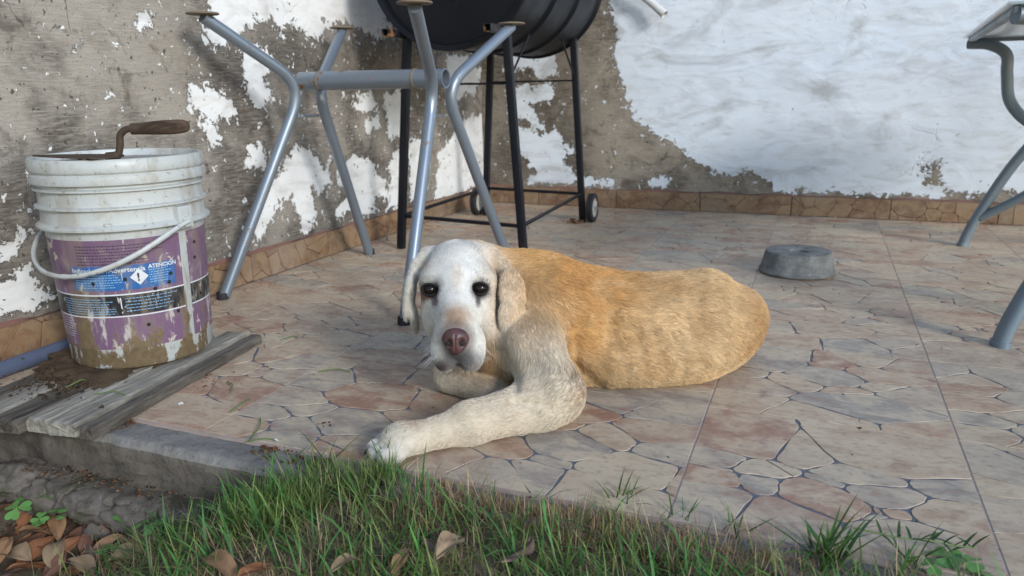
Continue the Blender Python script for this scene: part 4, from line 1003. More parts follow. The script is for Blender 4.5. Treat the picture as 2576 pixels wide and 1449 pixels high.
for px, py in ((1895, 598), (1640, 595), (1700, 605), (1880, 575), (1520, 590), (1860, 610), (2060, 560), (2235, 545), (1990, 565), (1625, 640), (1650, 625), (1590, 630)): P.append(onz(px, py))
P += [np.array([rg.uniform(-1.4, .8), rg.uniform(.9, 3.3), 0]) for k in range(170)]
P += [np.array([rg.uniform(-1.485, -1.42)+.02*rg.random(), rg.uniform(1.2, 3.3), 0]) for k in range(120)]
P += [np.array([rg.uniform(-.6, .3), rg.uniform(.82, .90), -.003]) for k in range(90)]
bits('floor_crumbs', P, .0010, .0030, [(.07, .04, .025), (.10, .05, .03), (.05, .04, .03), (.14, .10, .06)], 'tiny brown crumbs scattered over the tiles')
P = [np.r_[onz(930+rg.normal(0, 8), 640+rg.normal(0, 3))[:2], 0] for k in range(16)]+[np.r_[onz(820+rg.normal(0, 10), 1068+rg.normal(0, 4))[:2], 0] for k in range(8)]+[np.r_[onz(690+rg.normal(0, 40), 1125+rg.normal(0, 9))[:2], -.004] for k in range(70)]
P += [np.r_[onz(780+rg.normal(0, 30), 1150+rg.normal(0, 7))[:2], -.006] for k in range(50)]+[np.r_[onz(300+rg.normal(0, 22), 1062+rg.normal(0, 6))[:2], .0] for k in range(60)]+[np.r_[onz(480+rg.normal(0, 70), 955+rg.normal(0, 12))[:2], 0.] for k in range(50)]
bits('rust_brown_bits', P, .0018, .0045, [(.16, .055, .022), (.10, .04, .02), (.22, .11, .05)], 'rust brown plant bits swept against the boards and grass')
P = [np.r_[onz(130+rg.normal(0, 50), 965+rg.normal(0, 22), .026)[:2], .0275] for k in range(240)]
bits('mud_crumbs', P, .0015, .005, [(.06, .035, .018), (.10, .06, .03), (.04, .025, .014)], 'dark crumbs of mud and bark on the wooden boards')
P = []
for k in range(900):
    x, y = rg.uniform(-1.3, -.75), rg.uniform(.45, .80); P.append((x, y, float(ground_z(np.array([x]), np.array([y]))[0])-.001))
for k in range(130): P.append((rg.uniform(-1.2, -.86), rg.uniform(.765, .80), -.073))
bits('leaf_crumbs', P, .0015, .0055, [(.15, .07, .035), (.08, .05, .03), (.20, .12, .06), (.06, .04, .03)], 'crumbled leaf litter on the soil and the broken ledge')
# green catkin stems and white petals, each a thing
for k, (pa_, pb_, z) in enumerate((((800, 935), (880, 935), .0), ((577, 1037), (628, 1003), 0.), ((655, 1052), (628, 1110), 0.) , ((570, 962), (580, 985), 0.), ((235, 992), (315, 993), .026), ((615, 1112), (700, 1112), -.004), ((165, 975), (215, 955), .028), ((705, 855), (750, 848), 0.))):
    A, B = Vector(onz(*pa_, z+.002)), Vector(onz(*pb_, z+.002)); mid = A.lerp(B, .5)+Vector((.004, .006, .004))
    tag(MB().tube(curve_pts([A, mid, B], 5), .0011, 6).build('green_stem', MT['stem']), ('thin green stem on the tiles facing the dog chest', 'thin green stem on the tiles beside the tile joint near the narrow strip', 'thin green stem on the tiles above the concrete border', 'short curled green stem on the tiles beside the narrow wooden strip', 'thin green stem lying across the board front', 'yellow green stem lying on the concrete border by the grass', 'thin green stem in the mud on the boards', 'thin green stem on the tiles behind the board end')[k], 'stem')
for k, (px, py, z) in enumerate(((448, 1018, 0), (372, 1014, 0), (702, 1108, .002), (405, 1165, -.07), (205, 1000, .0255))):
    p = onz(px, py, z+.002); v = [(0, 0, 0), (.006, .002, .003), (.008, .006, .001), (.002, .007, .004), (-.004, .004, .002)]; 
    o = link('white_petal', mesh('white_petal', v, [(0, 1, 2), (0, 2, 3), (0, 3, 4)]), MT['inkw'], None, (p[0], p[1], z+.001), (0, 0, k*1.3)); tag(o, ('tiny white petal on the tiles beside the concrete border', 'tiny white petal touching the narrow wooden strip', 'tiny white petal among brown bits at the grass edge', 'tiny white petal on the broken ledge', 'white flower petal on the board front')[k], 'petal')
# ------------------------------------------------------------------ dog
HT = 1.26; HS = HT/FPX                          # depth of the eye plane, metres per picture unit there
def hp(px, py, c=0.): return CP+ray(px, py)*(HT-c)
HR = CB                                         # the head looks straight down the axis it is photographed from
prims = []
WHITE, CREAM, GOLD, PALE, DARKG = np.array([.67, .63, .555]), np.array([.60, .51, .39]), np.array([.56, .315, .118]), np.array([.57, .395, .215]), np.array([.41, .22, .085])
def RC(a, b, ra, rb, k=.03, flow=None, ln=.014, c=GOLD):
    a, b = np.array(a, float), np.array(b, float); fl = np.array(flow if flow is not None else (b-a), float); fl = fl/(np.linalg.norm(fl)+1e-9); prims.append(('rc', a, b, ra, rb, k, fl, ln, c))
def EL(cn, r, k=.03, flow=(0, 0, -1), ln=.014, c=GOLD, rot=None):
    fl = np.array(flow, float); fl /= np.linalg.norm(fl)+1e-9; prims.append(('el', np.array(cn, float), np.array(r, float), np.eye(3) if rot is None else np.array(rot, float), 0, k, fl, ln, c))
def d_prim(p, X):
    if p[0] == 'rc':
        _, a, b, ra, rb = p[:5]; ab = b-a; L2 = ab@ab; t = np.clip(((X-a)@ab)/L2, 0, 1); q = X-a-t[..., None]*ab; return np.sqrt((q*q).sum(-1))-(ra+(rb-ra)*t)
    _, c, r, Rt = p[:4]; q = (X-c)@Rt.T; k0 = np.sqrt(((q/r)**2).sum(-1)); k1 = np.sqrt(((q/(r*r))**2).sum(-1)); return np.where(k1 > 1e-6, k0*(k0-1)/np.maximum(k1, 1e-6), -r.min())
ax = np.array([.86, .51, 0]); ax /= np.linalg.norm(ax); sd = np.array([ax[1], -ax[0], 0])      # along the back / towards the near flank
BR_ = np.array([sd, ax, [0, 0, 1]]); a2 = np.array([.62, .78, 0]); BR2 = np.array([[a2[1], -a2[0], 0], a2, [0, 0, 1]])
back = ax
fdn = ax*.85+np.array([0, 0, -.35])
# trunk
EL((-.452, 1.290, .116), (.108, .120, .112), .03, fdn, .016, GOLD, BR_)
EL((-.380, 1.342, .100), (.112, .125, .096), .03, fdn, .016, GOLD, BR_)
EL((-.292, 1.392, .092), (.117, .130, .089), .03, fdn, .016, PALE, BR_)
EL((-.217, 1.448, .088), (.116, .115, .090), .03, fdn, .016, PALE, BR_)
EL((-.178, 1.500, .080), (.098, .100, .082), .03, fdn, .016, PALE, BR2)
RC((-.50, 1.275, .188), (-.37, 1.365, .159), .034, .026, .04, back, .016, GOLD)           # spine
RC((-.37, 1.365, .157), (-.20, 1.480, .143), .024, .022, .03, back, .016, PALE)
EL((-.190, 1.492, .148), (.040, .036, .024), .03, back, .016, PALE, BR_)                  # pelvis
EL((-.132, 1.510, .080), (.054, .072, .062), .018, fdn, .016, PALE, BR2)                  # near haunch
for cx_, cy_, w_, l_, h_ in ((-.385, 1.318, .092, .11, .058), (-.300, 1.350, .108, .12, .058), (-.222, 1.402, .112, .11, .058), (-.176, 1.462, .080, .090, .055)):
    EL((cx_, cy_, .046), (w_, l_, h_), .03, fdn, .014, PALE, BR_)                       # belly resting on the tiles
# chest, neck
EL((-.490, 1.200, .085), (.072, .075, .080), .04, (-.2, -.3, -1), .020, GOLD)
RC(hp(1190, 700, -.110), (-.470, 1.270, .165), .060, .070, .04, (.3, .6, -.6), .020, GOLD)
RC(hp(1200, 850, -.095), (-.47, 1.20, .10), .048, .070, .04, (.2, .1, -1), .022, GOLD*.9+.0)
# near shoulder, upper arm, forearm, paw
EL(ond(1352, 800, 1.365), (.055, .060, .065), .05, (.3, .1, -1), .017, GOLD*.6+PALE*.4)
RC(ond(1338, 868, 1.290), (-.383, 1.108, .060), .052, .046, .030, (.3, -.3, -1), .015, CREAM)
RC((-.366, 1.098, .046), (-.385, 1.075, .042), .044, .041, .03, (-.6, -.5, -.2), .014, CREAM)
RC((-.385, 1.072, .040), (-.468, .982, .033), .041, .031, .02, (-.8, -.6, -.2), .011, CREAM)
RC((-.468, .982, .031), (-.520, .930, .026), .029, .0235, .02, (-.8, -.6, -.2), .009, CREAM)
EL((-.546, .910, .025), (.034, .035, .025), .015, (-.8, -.6, -.3), .007, CREAM)
pd = np.array([-.80, -.60, 0.]); pd /= np.linalg.norm(pd); ps = np.array([-pd[1], pd[0], 0]); PW = np.array([-.548, .907, 0])
for s, l in ((-1.5, .024), (-.5, .037), (.5, .037), (1.5, .026)):
    c_ = PW+np.array([0, 0, .018])+ps*s*.0175
    RC(c_+pd*.008, c_+pd*l+np.array([0, 0, -.004]), .0142, .0125, .003, pd, .006, WHITE)
# far forearm folded under the chest
RC((-.545, 1.175, .040), (-.585, 1.165, .032), .040, .034, .02, (-.8, -.2, -.3), .010, CREAM)
RC((-.588, 1.162, .030), (-.500, 1.128, .026), .031, .026, .015, (.9, -.3, -.1), .009, CREAM)
EL((-.488, 1.122, .022), (.034, .026, .022), .012, (.9, -.3, -.1), .008, CREAM)
# head
HB = HR                                          # rows: right, up, forward
def HE(px, py, c, r, k, flow, ln, colr, tilt=0.):
    Rt = HB.copy()
    if tilt: ct, st = math.cos(tilt), math.sin(tilt); Rt = np.array([ct*HB[0]+st*HB[1], -st*HB[0]+ct*HB[1], HB[2]])
    EL(hp(px, py, c), (r[0], r[1], r[2]), k, flow, ln, colr, Rt)
rt, up_, tow = HB[0], HB[1], -HB[2]
HE(1152, 690, -.055, (.058, .060, .075), .02, up_*.9+tow*-.5, .007, WHITE)
HE(1190, 680, -.115, (.052, .046, .055), .03, up_*.2-tow, .011, CREAM)
HE(1096, 704, -.012, (.027, .024, .026), .02, up_-rt*.4, .006, WHITE)
HE(1206, 701, -.012, (.028, .025, .026), .02, up_+rt*.4, .006, WHITE)
HE(1094, 782, -.028, (.022, .046, .036), .025, -up_-rt*.3, .006, WHITE)
HE(1214, 780, -.028, (.021, .046, .036), .025, -up_+rt*.3, .006, WHITE)
RC(hp(1151, 745, -.005), hp(1149, 852, .060), .041, .033, .03, up_*.8-tow*.4, .005, WHITE)
RC(hp(1150, 715, .008), hp(1149, 815, .076), .019, .017, .025, up_*.8-tow*.4, .005, WHITE)
HE(1118, 876, .048, (.0215, .036, .032), .010, -up_-rt*.2, .006, WHITE, .05)
HE(1186, 874, .048, (.0225, .037, .032), .010, -up_+rt*.2, .006, WHITE, -.05)
HE(1124, 908, .054, (.0155, .016, .022), .008, -up_-rt*.2, .006, WHITE)
HE(1184, 908, .054, (.0165, .016, .022), .008, -up_+rt*.2, .006, WHITE)
HE(1153, 889, .022, (.022, .014, .026), .005, -up_, .006, WHITE)
HE(1148, 835, .070, (.025, .022, .020), .015, up_, .004, WHITE)
# ears: folded flaps hanging clear of the cheeks
RC(hp(1082, 648, -.060), hp(1055, 668, -.052), .020, .014, .012, -rt-up_*.5, .008, WHITE*.95)
RC(hp(1054, 668, -.052), hp(1030, 712, -.046), .0125, .0105, .006, -up_, .008, WHITE*.90)
HE(1030, 740, -.048, (.0095, .046, .034), .004, -up_, .008, WHITE*.88, -.14)
HE(1040, 795, -.056, (.0075, .030, .024), .004, -up_, .008, WHITE*.84, .18)
RC(hp(1225, 642, -.058), hp(1258, 668, -.050), .020, .015, .012, rt-up_*.5, .009, CREAM*.5+WHITE*.5)
RC(hp(1260, 668, -.050), hp(1288, 715, -.022), .0135, .011, .006, -up_, .009, WHITE*.95)
HE(1288, 738, -.020, (.0235, .046, .0080), .003, -up_, .008, WHITE*.98, .10)
HE(1277, 795, -.013, (.0170, .030, .0075), .003, -up_, .008, WHITE*.98, .02)
SUB = [(hp(1082, 727, .022), .0135), (hp(1208, 724, .022), .0135)]
# ---- field on a grid, then surface nets
lo = np.array([-.78, .84, -.012]); hi = np.array([.02, 1.72, .34]); h = .0031
dim = np.ceil((hi-lo)/h).astype(int)+1
gxs = [lo[k]+h*np.arange(dim[k]) for k in range(3)]
S = np.full(tuple(dim), 1., np.float32)
def bounds(p, m):
    if p[0] == 'rc': r = max(p[3], p[4]); return np.minimum(p[1], p[2])-r-m, np.maximum(p[1], p[2])+r+m
    ext = np.sqrt(((p[3]*p[2][:, None])**2).sum(0)); return p[1]-ext-m, p[1]+ext+m
for p in prims:
    a, b = bounds(p, .055); i0 = np.clip(np.floor((a-lo)/h).astype(int), 0, dim-1); i1 = np.clip(np.ceil((b-lo)/h).astype(int)+1, 1, dim)
    sl = tuple(slice(i0[k], i1[k]) for k in range(3)); X = np.stack(np.meshgrid(*[gxs[k][sl[k]] for k in range(3)], indexing='ij'), -1)
    d = d_prim(p, X).astype(np.float32); A = S[sl]; k = p[5]; hh = np.maximum(k-np.abs(A-d), 0)/k; S[sl] = np.minimum(A, d)-hh*hh*k*.25
for c_, r_ in SUB:
    i0 = np.floor((c_-.05-lo)/h).astype(int); i1 = np.ceil((c_+.05-lo)/h).astype(int); sl = tuple(slice(i0[k], i1[k]) for k in range(3))
    X = np.stack(np.meshgrid(*[gxs[k][sl[k]] for k in range(3)], indexing='ij'), -1); d = np.sqrt(((X-c_)**2).sum(-1))-r_; A = S[sl]; k = .010
    hh = np.maximum(k-np.abs(A+d), 0)/k; S[sl] = np.maximum(A, -d)+hh*hh*k*.25
Zg = np.broadcast_to((.0008-gxs[2])[None, None, :], S.shape)       # flat where it lies on the tiles
S = np.maximum(S, Zg)
def surface_nets(S, lo, h):
    ins = S < 0; c8 = [(i, j, k) for i in (0, 1) for j in (0, 1) for k in (0, 1)]; n0, n1, n2 = np.array(S.shape)-1
    cnt = np.zeros((n0, n1, n2), np.int8)
    for i, j, k in c8: cnt += ins[i:i+n0, j:j+n1, k:k+n2]
    act = (cnt > 0) & (cnt < 8); idx = np.full(act.shape, -1, np.int64); A = np.argwhere(act); idx[act] = np.arange(len(A))
    acc = np.zeros((len(A), 3)); num = np.zeros(len(A))
    for a in c8:
        for ax_ in range(3):
            if a[ax_]: continue
            b = list(a); b[ax_] = 1; sa = S[A[:, 0]+a[0], A[:, 1]+a[1], A[:, 2]+a[2]]; sb = S[A[:, 0]+b[0], A[:, 1]+b[1], A[:, 2]+b[2]]
            m = (sa < 0) != (sb < 0); t = np.where(m, sa/np.where(m, sa-sb, 1), 0); p = np.tile(np.array(a, float), (len(A), 1)); p[:, ax_] = t; acc[m] += p[m]; num[m] += 1
    V = lo+h*(A+acc/num[:, None]); F = []
    for ax_ in range(3):
        u, v = (ax_+1) % 3, (ax_+2) % 3; sl = [slice(None)]*3; sl2 = [slice(None)]*3; sl[ax_] = slice(0, -1); sl2[ax_] = slice(1, None)
        cr = ins[tuple(sl)] != ins[tuple(sl2)]; E = np.argwhere(cr); E = E[(E[:, u] > 0) & (E[:, v] > 0) & (E[:, u] < S.shape[u]-1) & (E[:, v] < S.shape[v]-1)]
        q = []
        for du, dv in ((1, 1), (0, 1), (0, 0), (1, 0)):
            e = E.copy(); e[:, u] -= du; e[:, v] -= dv; q.append(idx[e[:, 0], e[:, 1], e[:, 2]])
        q = np.stack(q, 1); fl = ins[E[:, 0], E[:, 1], E[:, 2]]; q[~fl] = q[~fl][:, ::-1]; F.append(q)
    return V, np.vstack(F)
DV, DF = surface_nets(S, lo, h)
def grad_normals(V, F):
    e1 = V[F[:, 2]]-V[F[:, 0]]; e2 = V[F[:, 3]]-V[F[:, 1]]; fn = np.cross(e1, e2); N = np.zeros_like(V)
    for k in range(4): np.add.at(N, F[:, k], fn)
    return N/(np.linalg.norm(N, axis=1)[:, None]+1e-12)
# relax a little
for it in range(3):
    acc = np.zeros_like(DV); cn = np.zeros(len(DV))
    for k in range(4):
        a, b = DF[:, k], DF[:, (k+1) % 4]; np.add.at(acc, a, DV[b]); np.add.at(acc, b, DV[a]); np.add.at(cn, a, 1); np.add.at(cn, b, 1)
    DV = DV*.55+.45*acc/cn[:, None]
N0 = grad_normals(DV, DF); sl_ = DV@ax-(np.array([-.36, 1.33, 0])@ax); fm = np.clip(1-np.abs(sl_-.06)/.13, 0, 1)*np.clip((DV[:, 2]-.02)/.03, 0, 1)*np.clip((.15-DV[:, 2])/.04, 0, 1)*np.clip((N0@sd)*2, 0, 1)
DV = DV+N0*(0.0013*np.sin(2*np.pi*(sl_+.25*DV[:, 2])/.034)*fm)[:, None]                     # ribs showing through
# muscles and bones under the skin: ridges (+) and hollows (-) laid over the near side
_n = grad_normals(DV, DF); _w = (DV-CP)@CB.T; _sx = 1288+FPX*_w[:, 0]/_w[:, 2]; _sy = 724.5-FPX*_w[:, 1]/_w[:, 2]; _vis = np.clip(((_n@-CB[2])-.0)*3, 0, 1)*(_sx > 1225)
def ridge(pl, wid, amp):
    d = np.full(len(DV), 1e9)
    for (x0, y0), (x1, y1) in zip(pl[:-1], pl[1:]):
        t = np.clip(((_sx-x0)*(x1-x0)+(_sy-y0)*(y1-y0))/((x1-x0)**2+(y1-y0)**2), 0, 1); d = np.minimum(d, np.hypot(_sx-x0-t*(x1-x0), _sy-y0-t*(y1-y0)))
    return amp*np.exp(-(d/wid)**2)*_vis
dsp = ridge([(1395, 690), (1440, 722), (1475, 790)], 26, .008)+ridge([(1500, 715), (1530, 780), (1520, 850)], 24, -.0075)
dsp += ridge([(1560, 705), (1650, 728), (1745, 752)], 16, -.0055)+ridge([(1590, 690), (1700, 704)], 12, .003)+ridge([(1780, 700), (1815, 706)], 26, .006)+ridge([(1838, 745), (1862, 830), (1850, 900)], 20, -.006)+ridge([(1895, 780), (1900, 850)], 28, .005)
dsp += ridge([(1452, 930), (1500, 972)], 20, -.009)+ridge([(1262, 880), (1290, 930), (1300, 975)], 13, -.0055)+ridge([(1300, 850), (1318, 900)], 24, .005)+ridge([(1440, 835), (1450, 930)], 14, -.006)+ridge([(1375, 900), (1400, 990)], 22, .005)+ridge([(1300, 1010), (1380, 1020)], 10, -.004)
DV = DV+_n*dsp[:, None]
DV[:, 2] = np.maximum(DV[:, 2], .0010)
DN = grad_normals(DV, DF)
# per vertex: colour, fur flow and length from the parts nearby
W_ = np.zeros(len(DV)); col_v = np.zeros((len(DV), 3)); flow_v = np.zeros((len(DV), 3)); len_v = np.zeros(len(DV))
for p in prims:
    d = d_prim(p, DV); w = np.exp(-np.maximum(d+.004, 0)/.009)+1e-9; W_ += w; col_v += w[:, None]*p[8]; flow_v += w[:, None]*p[6]; len_v += w*p[7]
col_v /= W_[:, None]; flow_v /= W_[:, None]; len_v /= W_
def mixw(c, w, t): w = np.clip(w, 0, 1)[:, None]; return c*(1-w)+np.asarray(t)*w
trunk = np.clip((DV@ax-(np.array([-.44, 1.22, 0])@ax))/.05, 0, 1)
patch_n = .7*fbm(DV*np.array([13, 13, 17]), 4, 21)+.3*fbm(DV*60, 3, 77); fine = fbm(DV*70, 2, 5)
body_m = trunk*(np.linalg.norm(DV-hp(1150, 760, 0), axis=1) > .17)
arm_up = np.clip((DV[:, 2]-.095)/.07, 0, 1)*np.clip(1.3-np.linalg.norm(DV[:, :2]-ond(1345, 830, 1.31)[:2], axis=1)/.085, 0, 1); col_v = mixw(col_v, arm_up*.75, GOLD*.55+PALE*.5)
nk = np.clip(1.4-np.linalg.norm(DV-ond(1350, 735, 1.40), axis=1)/.07, 0, 1)*(np.linalg.norm(DV-hp(1283, 745, -.018), axis=1) > .05); col_v = mixw(col_v, nk*.8, GOLD)
col_v = mixw(col_v, body_m*np.clip((patch_n-.48)*7, 0, 1)*.7, PALE*1.15)
col_v = mixw(col_v, body_m*np.clip((.49-patch_n)*7, 0, 1)*.5, DARKG)
up_m = np.clip((DV[:, 2]-.12)/.08, 0, 1)*np.clip(1-(DV@ax-(np.array([-.45, 1.30, 0])@ax))/.30, 0, 1)*body_m
col_v = mixw(col_v, up_m*.6, GOLD*np.array([1.02, .92, .80]))
col_v = mixw(col_v, body_m*np.clip((.045-DV[:, 2])/.04, 0, 1)*.6, PALE*1.1)                # paler belly line
rump = np.clip((DV@ax-(np.array([-.20, 1.50, 0])@ax))/.10, 0, 1)*np.clip(DV[:, 2]/.1, 0, 1); col_v = mixw(col_v, rump*.35, DARKG*1.15)
# face markings, plus shade painted beside the right ear
_v = (DV-CP)@CB.T; _px = 1288+FPX*_v[:, 0]/_v[:, 2]; _py = 724.5-FPX*_v[:, 1]/_v[:, 2]; _front = np.clip(((DN@tow)+.45)*3, 0, 1)*(_v[:, 2] < HT+.09)
def near(px, py, rx, ry=None, soft=.5): ry = ry or rx; d = np.hypot((_px-px)/rx, (_py-py)/ry); return np.clip((1+soft*.5-d)/soft, 0, 1)*_front      # markings and painted shade on the front of the face
col_v = mixw(col_v, near(1150, 690, 62, 78, 1.)*.75, (.74, .73, .70)); col_v = mixw(col_v, near(1150, 775, 50, 40, 1.)*.5, (.73, .715, .675)); col_v = mixw(col_v, near(1149, 700, 16, 34, 1.4)*.45, CREAM*np.array([1, .93, .8]))
col_v = mixw(col_v, near(1105, 865, 26, 45, 1.)*.4, (.74, .72, .68)); col_v = mixw(col_v, near(1196, 865, 24, 45, 1.)*.4, (.74, .72, .68))
for px, py in ((1080, 733), (1209, 730)): col_v = mixw(col_v, near(px, py, 24, 23, .6), (.022, .018, .018))
col_v = mixw(col_v, near(1094, 758, 9, 17, .8)*.8, (.13, .085, .075)); col_v = mixw(col_v, near(1203, 757, 7, 17, .8)*.85, (.05, .04, .04)); col_v = mixw(col_v, near(1066, 748, 14, 10, .8)*.7, (.26, .15, .11))
col_v = mixw(col_v, near(1072, 700, 22, 6, 1.)*.35, (.25, .22, .2)); col_v = mixw(col_v, near(1190, 708, 9, 16, 1.)*.3, (.3, .26, .23)); col_v = mixw(col_v, near(1108, 712, 9, 16, 1.)*.4, (.25, .22, .2))
col_v = mixw(col_v, near(1148, 797, 34, 30, 1.)*.8, (.40, .235, .12))
col_v = mixw(col_v, near(1148, 855, 47, 52, .35)*.7, (.12, .09, .09))
col_v = mixw(col_v, near(1156, 906, 58, 27, .9)*.9, (.075, .072, .078)); col_v = mixw(col_v, near(1110, 920, 20, 13, .8)*.95, (.10, .075, .07)); col_v = mixw(col_v, near(1198, 918, 16, 9, .9)*.5, (.24, .18, .17))
col_v = mixw(col_v, near(1066, 668, 13, 18, 1.)*.45, (.33, .23, .15)); col_v = mixw(col_v, near(1243, 668, 12, 20, 1.)*.45, (.36, .25, .16))
col_v = mixw(col_v, near(1250, 745, 7, 55, .8)*.5, (.17, .12, .085)); col_v = mixw(col_v, near(1053, 750, 9, 45, .8)*.5, (.28, .2, .14)); col_v = mixw(col_v, near(1045, 815, 12, 20, .8)*.5, (.36, .25, .15))  # dark strip along the right ear's inner edge is painted gap shade
# coat markings of the trunk
_front = np.clip(((DN@tow)+.6)*3, 0, 1)*(_px > 1250)
for px, py, rx, ry, w_, cc in ((1465, 715, 60, 28, .5, DARKG), (1535, 775, 34, 45, .45, DARKG), (1675, 722, 85, 22, .5, DARKG), (1490, 925, 55, 30, .4, DARKG), (1600, 860, 60, 35, .35, DARKG), (1905, 870, 22, 45, .5, DARKG), (1760, 800, 30, 60, .25, DARKG),
                               (1690, 795, 36, 28, .6, PALE*1.25), (1800, 705, 70, 16, .5, PALE*1.25), (1560, 905, 22, 45, .4, PALE*1.2), (1640, 915, 14, 50, .4, PALE*1.2), (1690, 920, 14, 45, .35, PALE*1.2), (1800, 870, 40, 40, .35, PALE*1.2), (1420, 770, 40, 30, .35, PALE*1.15), (1330, 790, 40, 25, .35, PALE*1.1)):
    col_v = mixw(col_v, near(px, py, rx, ry, 1.2)*w_*np.clip(.55+1.2*(patch_n-.3), .3, 1.2), cc)
tp_ = np.array([-.535, .925, .048]); col_v = mixw(col_v, np.clip(1.3-np.linalg.norm(DV-tp_, axis=1)/.022, 0, 1)*.5, (.45, .31, .19))
wr = np.clip(1.2-np.linalg.norm(DV-np.array([-.50, 1.18, .06]), axis=1)/.09, 0, 1)
col_v = mixw(col_v, wr*.35, GOLD*.8)
col_v = np.clip(col_v*(.90+.2*fine[:, None]), .01, 1)
dog = empty('dog', (-.36, 1.25, 0)); tag(dog, 'old golden and cream dog lying on the tiles with its head raised', 'dog'); dogo = np.array([-.36, 1.25, 0])
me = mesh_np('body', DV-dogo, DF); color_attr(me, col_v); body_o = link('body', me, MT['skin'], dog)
# ---- fur: short tapered hairs as curves
rf = np.random.default_rng(3)
tri = np.vstack([DF[:, [0, 1, 2]], DF[:, [0, 2, 3]]]); ar = np.linalg.norm(np.cross(DV[tri[:, 1]]-DV[tri[:, 0]], DV[tri[:, 2]]-DV[tri[:, 0]]), axis=1)
cen = DV[tri].mean(1); headw = 1+1.2*(np.linalg.norm(cen-hp(1150, 760, 0), axis=1) < .16); ar = ar*headw*(cen[:, 2] > .004)
for c_, r_ in SUB: ar[np.linalg.norm(cen-c_, axis=1) < r_*.98] = 0
nose_c = hp(1147, 850, .100); ar[np.linalg.norm(cen-nose_c, axis=1) < .022] = 0
NH = 150000
ti = rf.choice(len(tri), NH, p=ar/ar.sum()); u = rf.random((NH, 2)); fl_ = u.sum(1) > 1; u[fl_] = 1-u[fl_]; bw = np.c_[1-u.sum(1), u]
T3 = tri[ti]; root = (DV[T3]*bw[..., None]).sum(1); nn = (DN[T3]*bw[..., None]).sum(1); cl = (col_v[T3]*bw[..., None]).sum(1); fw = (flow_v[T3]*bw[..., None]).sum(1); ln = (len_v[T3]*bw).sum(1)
fw = fw-(fw*nn).sum(1)[:, None]*nn; fw /= np.linalg.norm(fw, axis=1)[:, None]+1e-6
clump = np.stack([fbm(root*60, 2, s) for s in (31, 32, 33)], 1)-.5
dirn = fw+clump*1.0+rf.normal(0, .16, (NH, 3)); dirn = dirn-(dirn*nn).sum(1)[:, None]*nn; dirn /= np.linalg.norm(dirn, axis=1)[:, None]+1e-6
ln = ln*rf.uniform(.6, 1.25, NH)*(.75+.7*fbm(root*34, 2, 61)); lift = rf.uniform(.20, .42, NH)[:, None]; ln *= .78
pts = np.zeros((NH, 4, 3)); 
for k, t in enumerate((0, .35, .7, 1.)):
    pts[:, k] = root-nn*.0006+(dirn*(t*.85+.15*t*t)+nn*lift*(t*.95-.45*t*t))*ln[:, None]
pts[..., 2] = np.maximum(pts[..., 2], .0015)
pts -= dogo
hc = bpy.data.hair_curves.new('fur'); hc.add_curves([4]*NH)
hc.points.foreach_set('position', pts.astype(np.float32).ravel())
rad = np.tile(np.array([.00038, .00034, .00024, .00007], np.float32), NH); hc.points.foreach_set('radius', rad)
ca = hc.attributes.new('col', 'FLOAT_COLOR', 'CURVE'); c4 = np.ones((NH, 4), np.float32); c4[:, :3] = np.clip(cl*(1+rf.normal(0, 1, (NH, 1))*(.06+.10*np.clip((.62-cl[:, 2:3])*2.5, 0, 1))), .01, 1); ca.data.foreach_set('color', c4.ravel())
hc.materials.append(MT['fur']); furo = bpy.data.objects.new('fur', hc); col.objects.link(furo); furo.parent = dog; furo['kind'] = 'stuff'
# ---- eyes, eyelids, nose, claws
g = G('dog_eye'); MT['eye'] = g.P(Base_Color=(.012, .008, .006), Roughness=.07, Specular_IOR_Level=.28)
g = G('dog_lid'); MT['lidskin'] = g.P(Base_Color=(.012, .010, .010), Roughness=.6, Specular_IOR_Level=.25)
g = G('dog_nose'); v_ = g.n('NewGeometry').outputs['Position']; nz_ = g.n('TexVoronoi', {'Vector': v_, 'Scale': 700}).outputs[0]
MT['nose'] = g.P(Base_Color=g.mix(g.ss(g.noise(v_, 55, 3), .35, .65), (.062, .028, .029), (.105, .050, .049)), Roughness=.38, Specular_IOR_Level=.5, Normal=g.bump(nz_, .35, .0006))
MT['claw'] = simple('dog_claw', (.06, .05, .045), .45)
def sphere_part(name, c, r, m, n1=24, n2=16, fn=None, parent=None):
    mb = MB(); prof = [(max(1e-5, math.sin(math.pi*k/n2)), -math.cos(math.pi*k/n2)) for k in range(n2+1)]; mb.lathe(prof, (0, 0, 0), n1)
    B = np.array([rt, up_, tow]).T; out = []
    for p in mb.v:
        q = np.array(p)*np.array(r)
        if fn: q = fn(q, np.array(p))
        out.append(tuple(np.array(c)+B@q-dogo))
    mb.v = out; return mb.build(name, m, parent or dog, autosmooth=False)
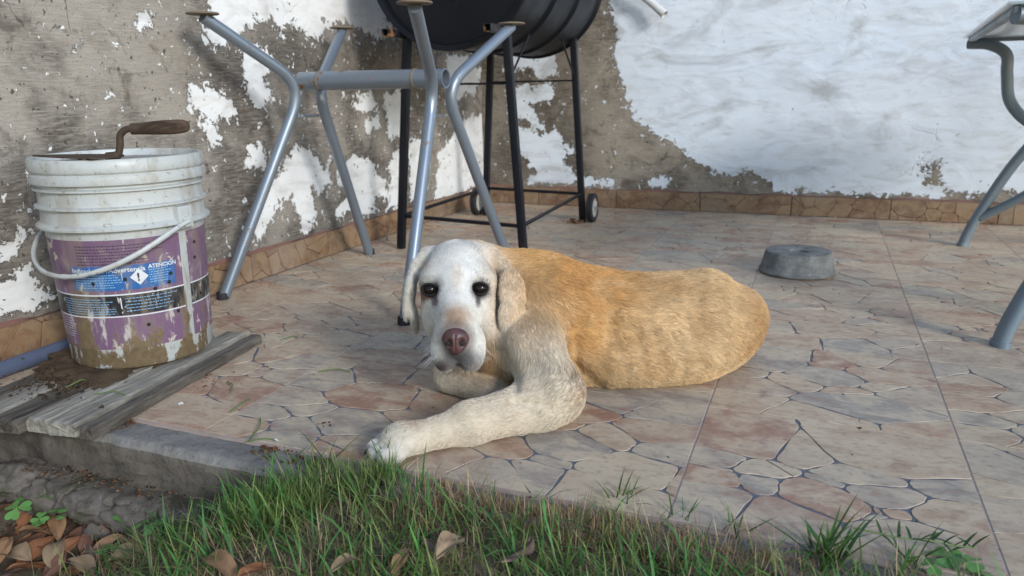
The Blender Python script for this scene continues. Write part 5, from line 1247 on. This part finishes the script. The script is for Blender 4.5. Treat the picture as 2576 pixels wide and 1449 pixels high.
for px, py in ((1082, 728), (1208, 725)):
    e = hp(px, py, .0145); eo = sphere_part('eye', e, (.0122, .0104, .0105), MT['eye'])
    mb = MB()
    for up_s in (1, -1):
        P_ = []
        for k in range(15):
            a = math.pi*k/14; x_, y_ = .0132*math.cos(a), (.0090 if up_s > 0 else .0096)*math.sin(a)*up_s; c_ = .0105-.0035*abs(math.cos(a))**2
            P_.append(tuple(e+rt*x_+up_*y_+tow*(c_-.001)-dogo))
        mb.tube(P_, [.0008]+[.0017]*13+[.0008], 8)
    mb.build('eyelid', MT['lidskin'], eo)
def nosefn(q, s):
    x, y, z = s
    f_ = 1+.10*abs(x)*(y > 0)                       # flat top, narrower philtrum below
    q = q*np.array([1-.34*max(0, -y)**1.5, 1, 1]); q[1] *= (.92 if y > 0 else 1.06)
    for sx_ in (-1, 1):                             # nostrils
        d_ = math.hypot((x-sx_*.46)/.26, (y+.22)/.30)
        if z > 0: q[2] -= .010*math.exp(-d_*d_*1.6)
    if z > 0 and y < .35: q[2] -= .0022*math.exp(-(x/.07)**2)
    return q
nose = sphere_part('nose', hp(1147, 852, .0845), (.0215, .0240, .0210), MT['nose'], 48, 32, nosefn)
for sx_ in (-1, 1):
    c_ = hp(1147, 852, .0845)+rt*sx_*.0105+up_*-.0060+tow*.0098
    sphere_part('nostril', c_, (.0060, .0050, .0046), MT['hole'], 16, 10, None, nose)
for s, l in ((-1.5, .024), (-.5, .037), (.5, .037), (1.5, .026)):
    c_ = PW+np.array([0, 0, .011])+ps*s*.0175+pd*(l+.008)
    MB().tube([c_-dogo-pd*.004+np.array([0, 0, .002]), c_-dogo+pd*.004, c_-dogo+pd*.010+np.array([0, 0, -.006])], [.0035, .0030, .0012], 8).build('claw', MT['claw'], dog)
MB().tube([np.array([-.470, 1.105, .022])-dogo, np.array([-.466, 1.099, .020])-dogo, np.array([-.460, 1.096, .016])-dogo], [.009, .0095, .005], 10).build('paw_pad', MT['claw'], dog)
mb = MB()
for k in range(14):
    s = 1 if k % 2 else -1; a0 = hp(1147+s*random.uniform(30, 55), random.uniform(860, 900), .075); d_ = rt*s+up_*random.uniform(-.7, -.1)+tow*random.uniform(-.3, .3)
    mb.tube([a0-dogo, a0+d_*.014-dogo, a0+d_*.028+up_*-.005-dogo], [.0003, .00025, .0001], 4)
tag(mb.build('whiskers', MT['inkw'], dog), kind='stuff')
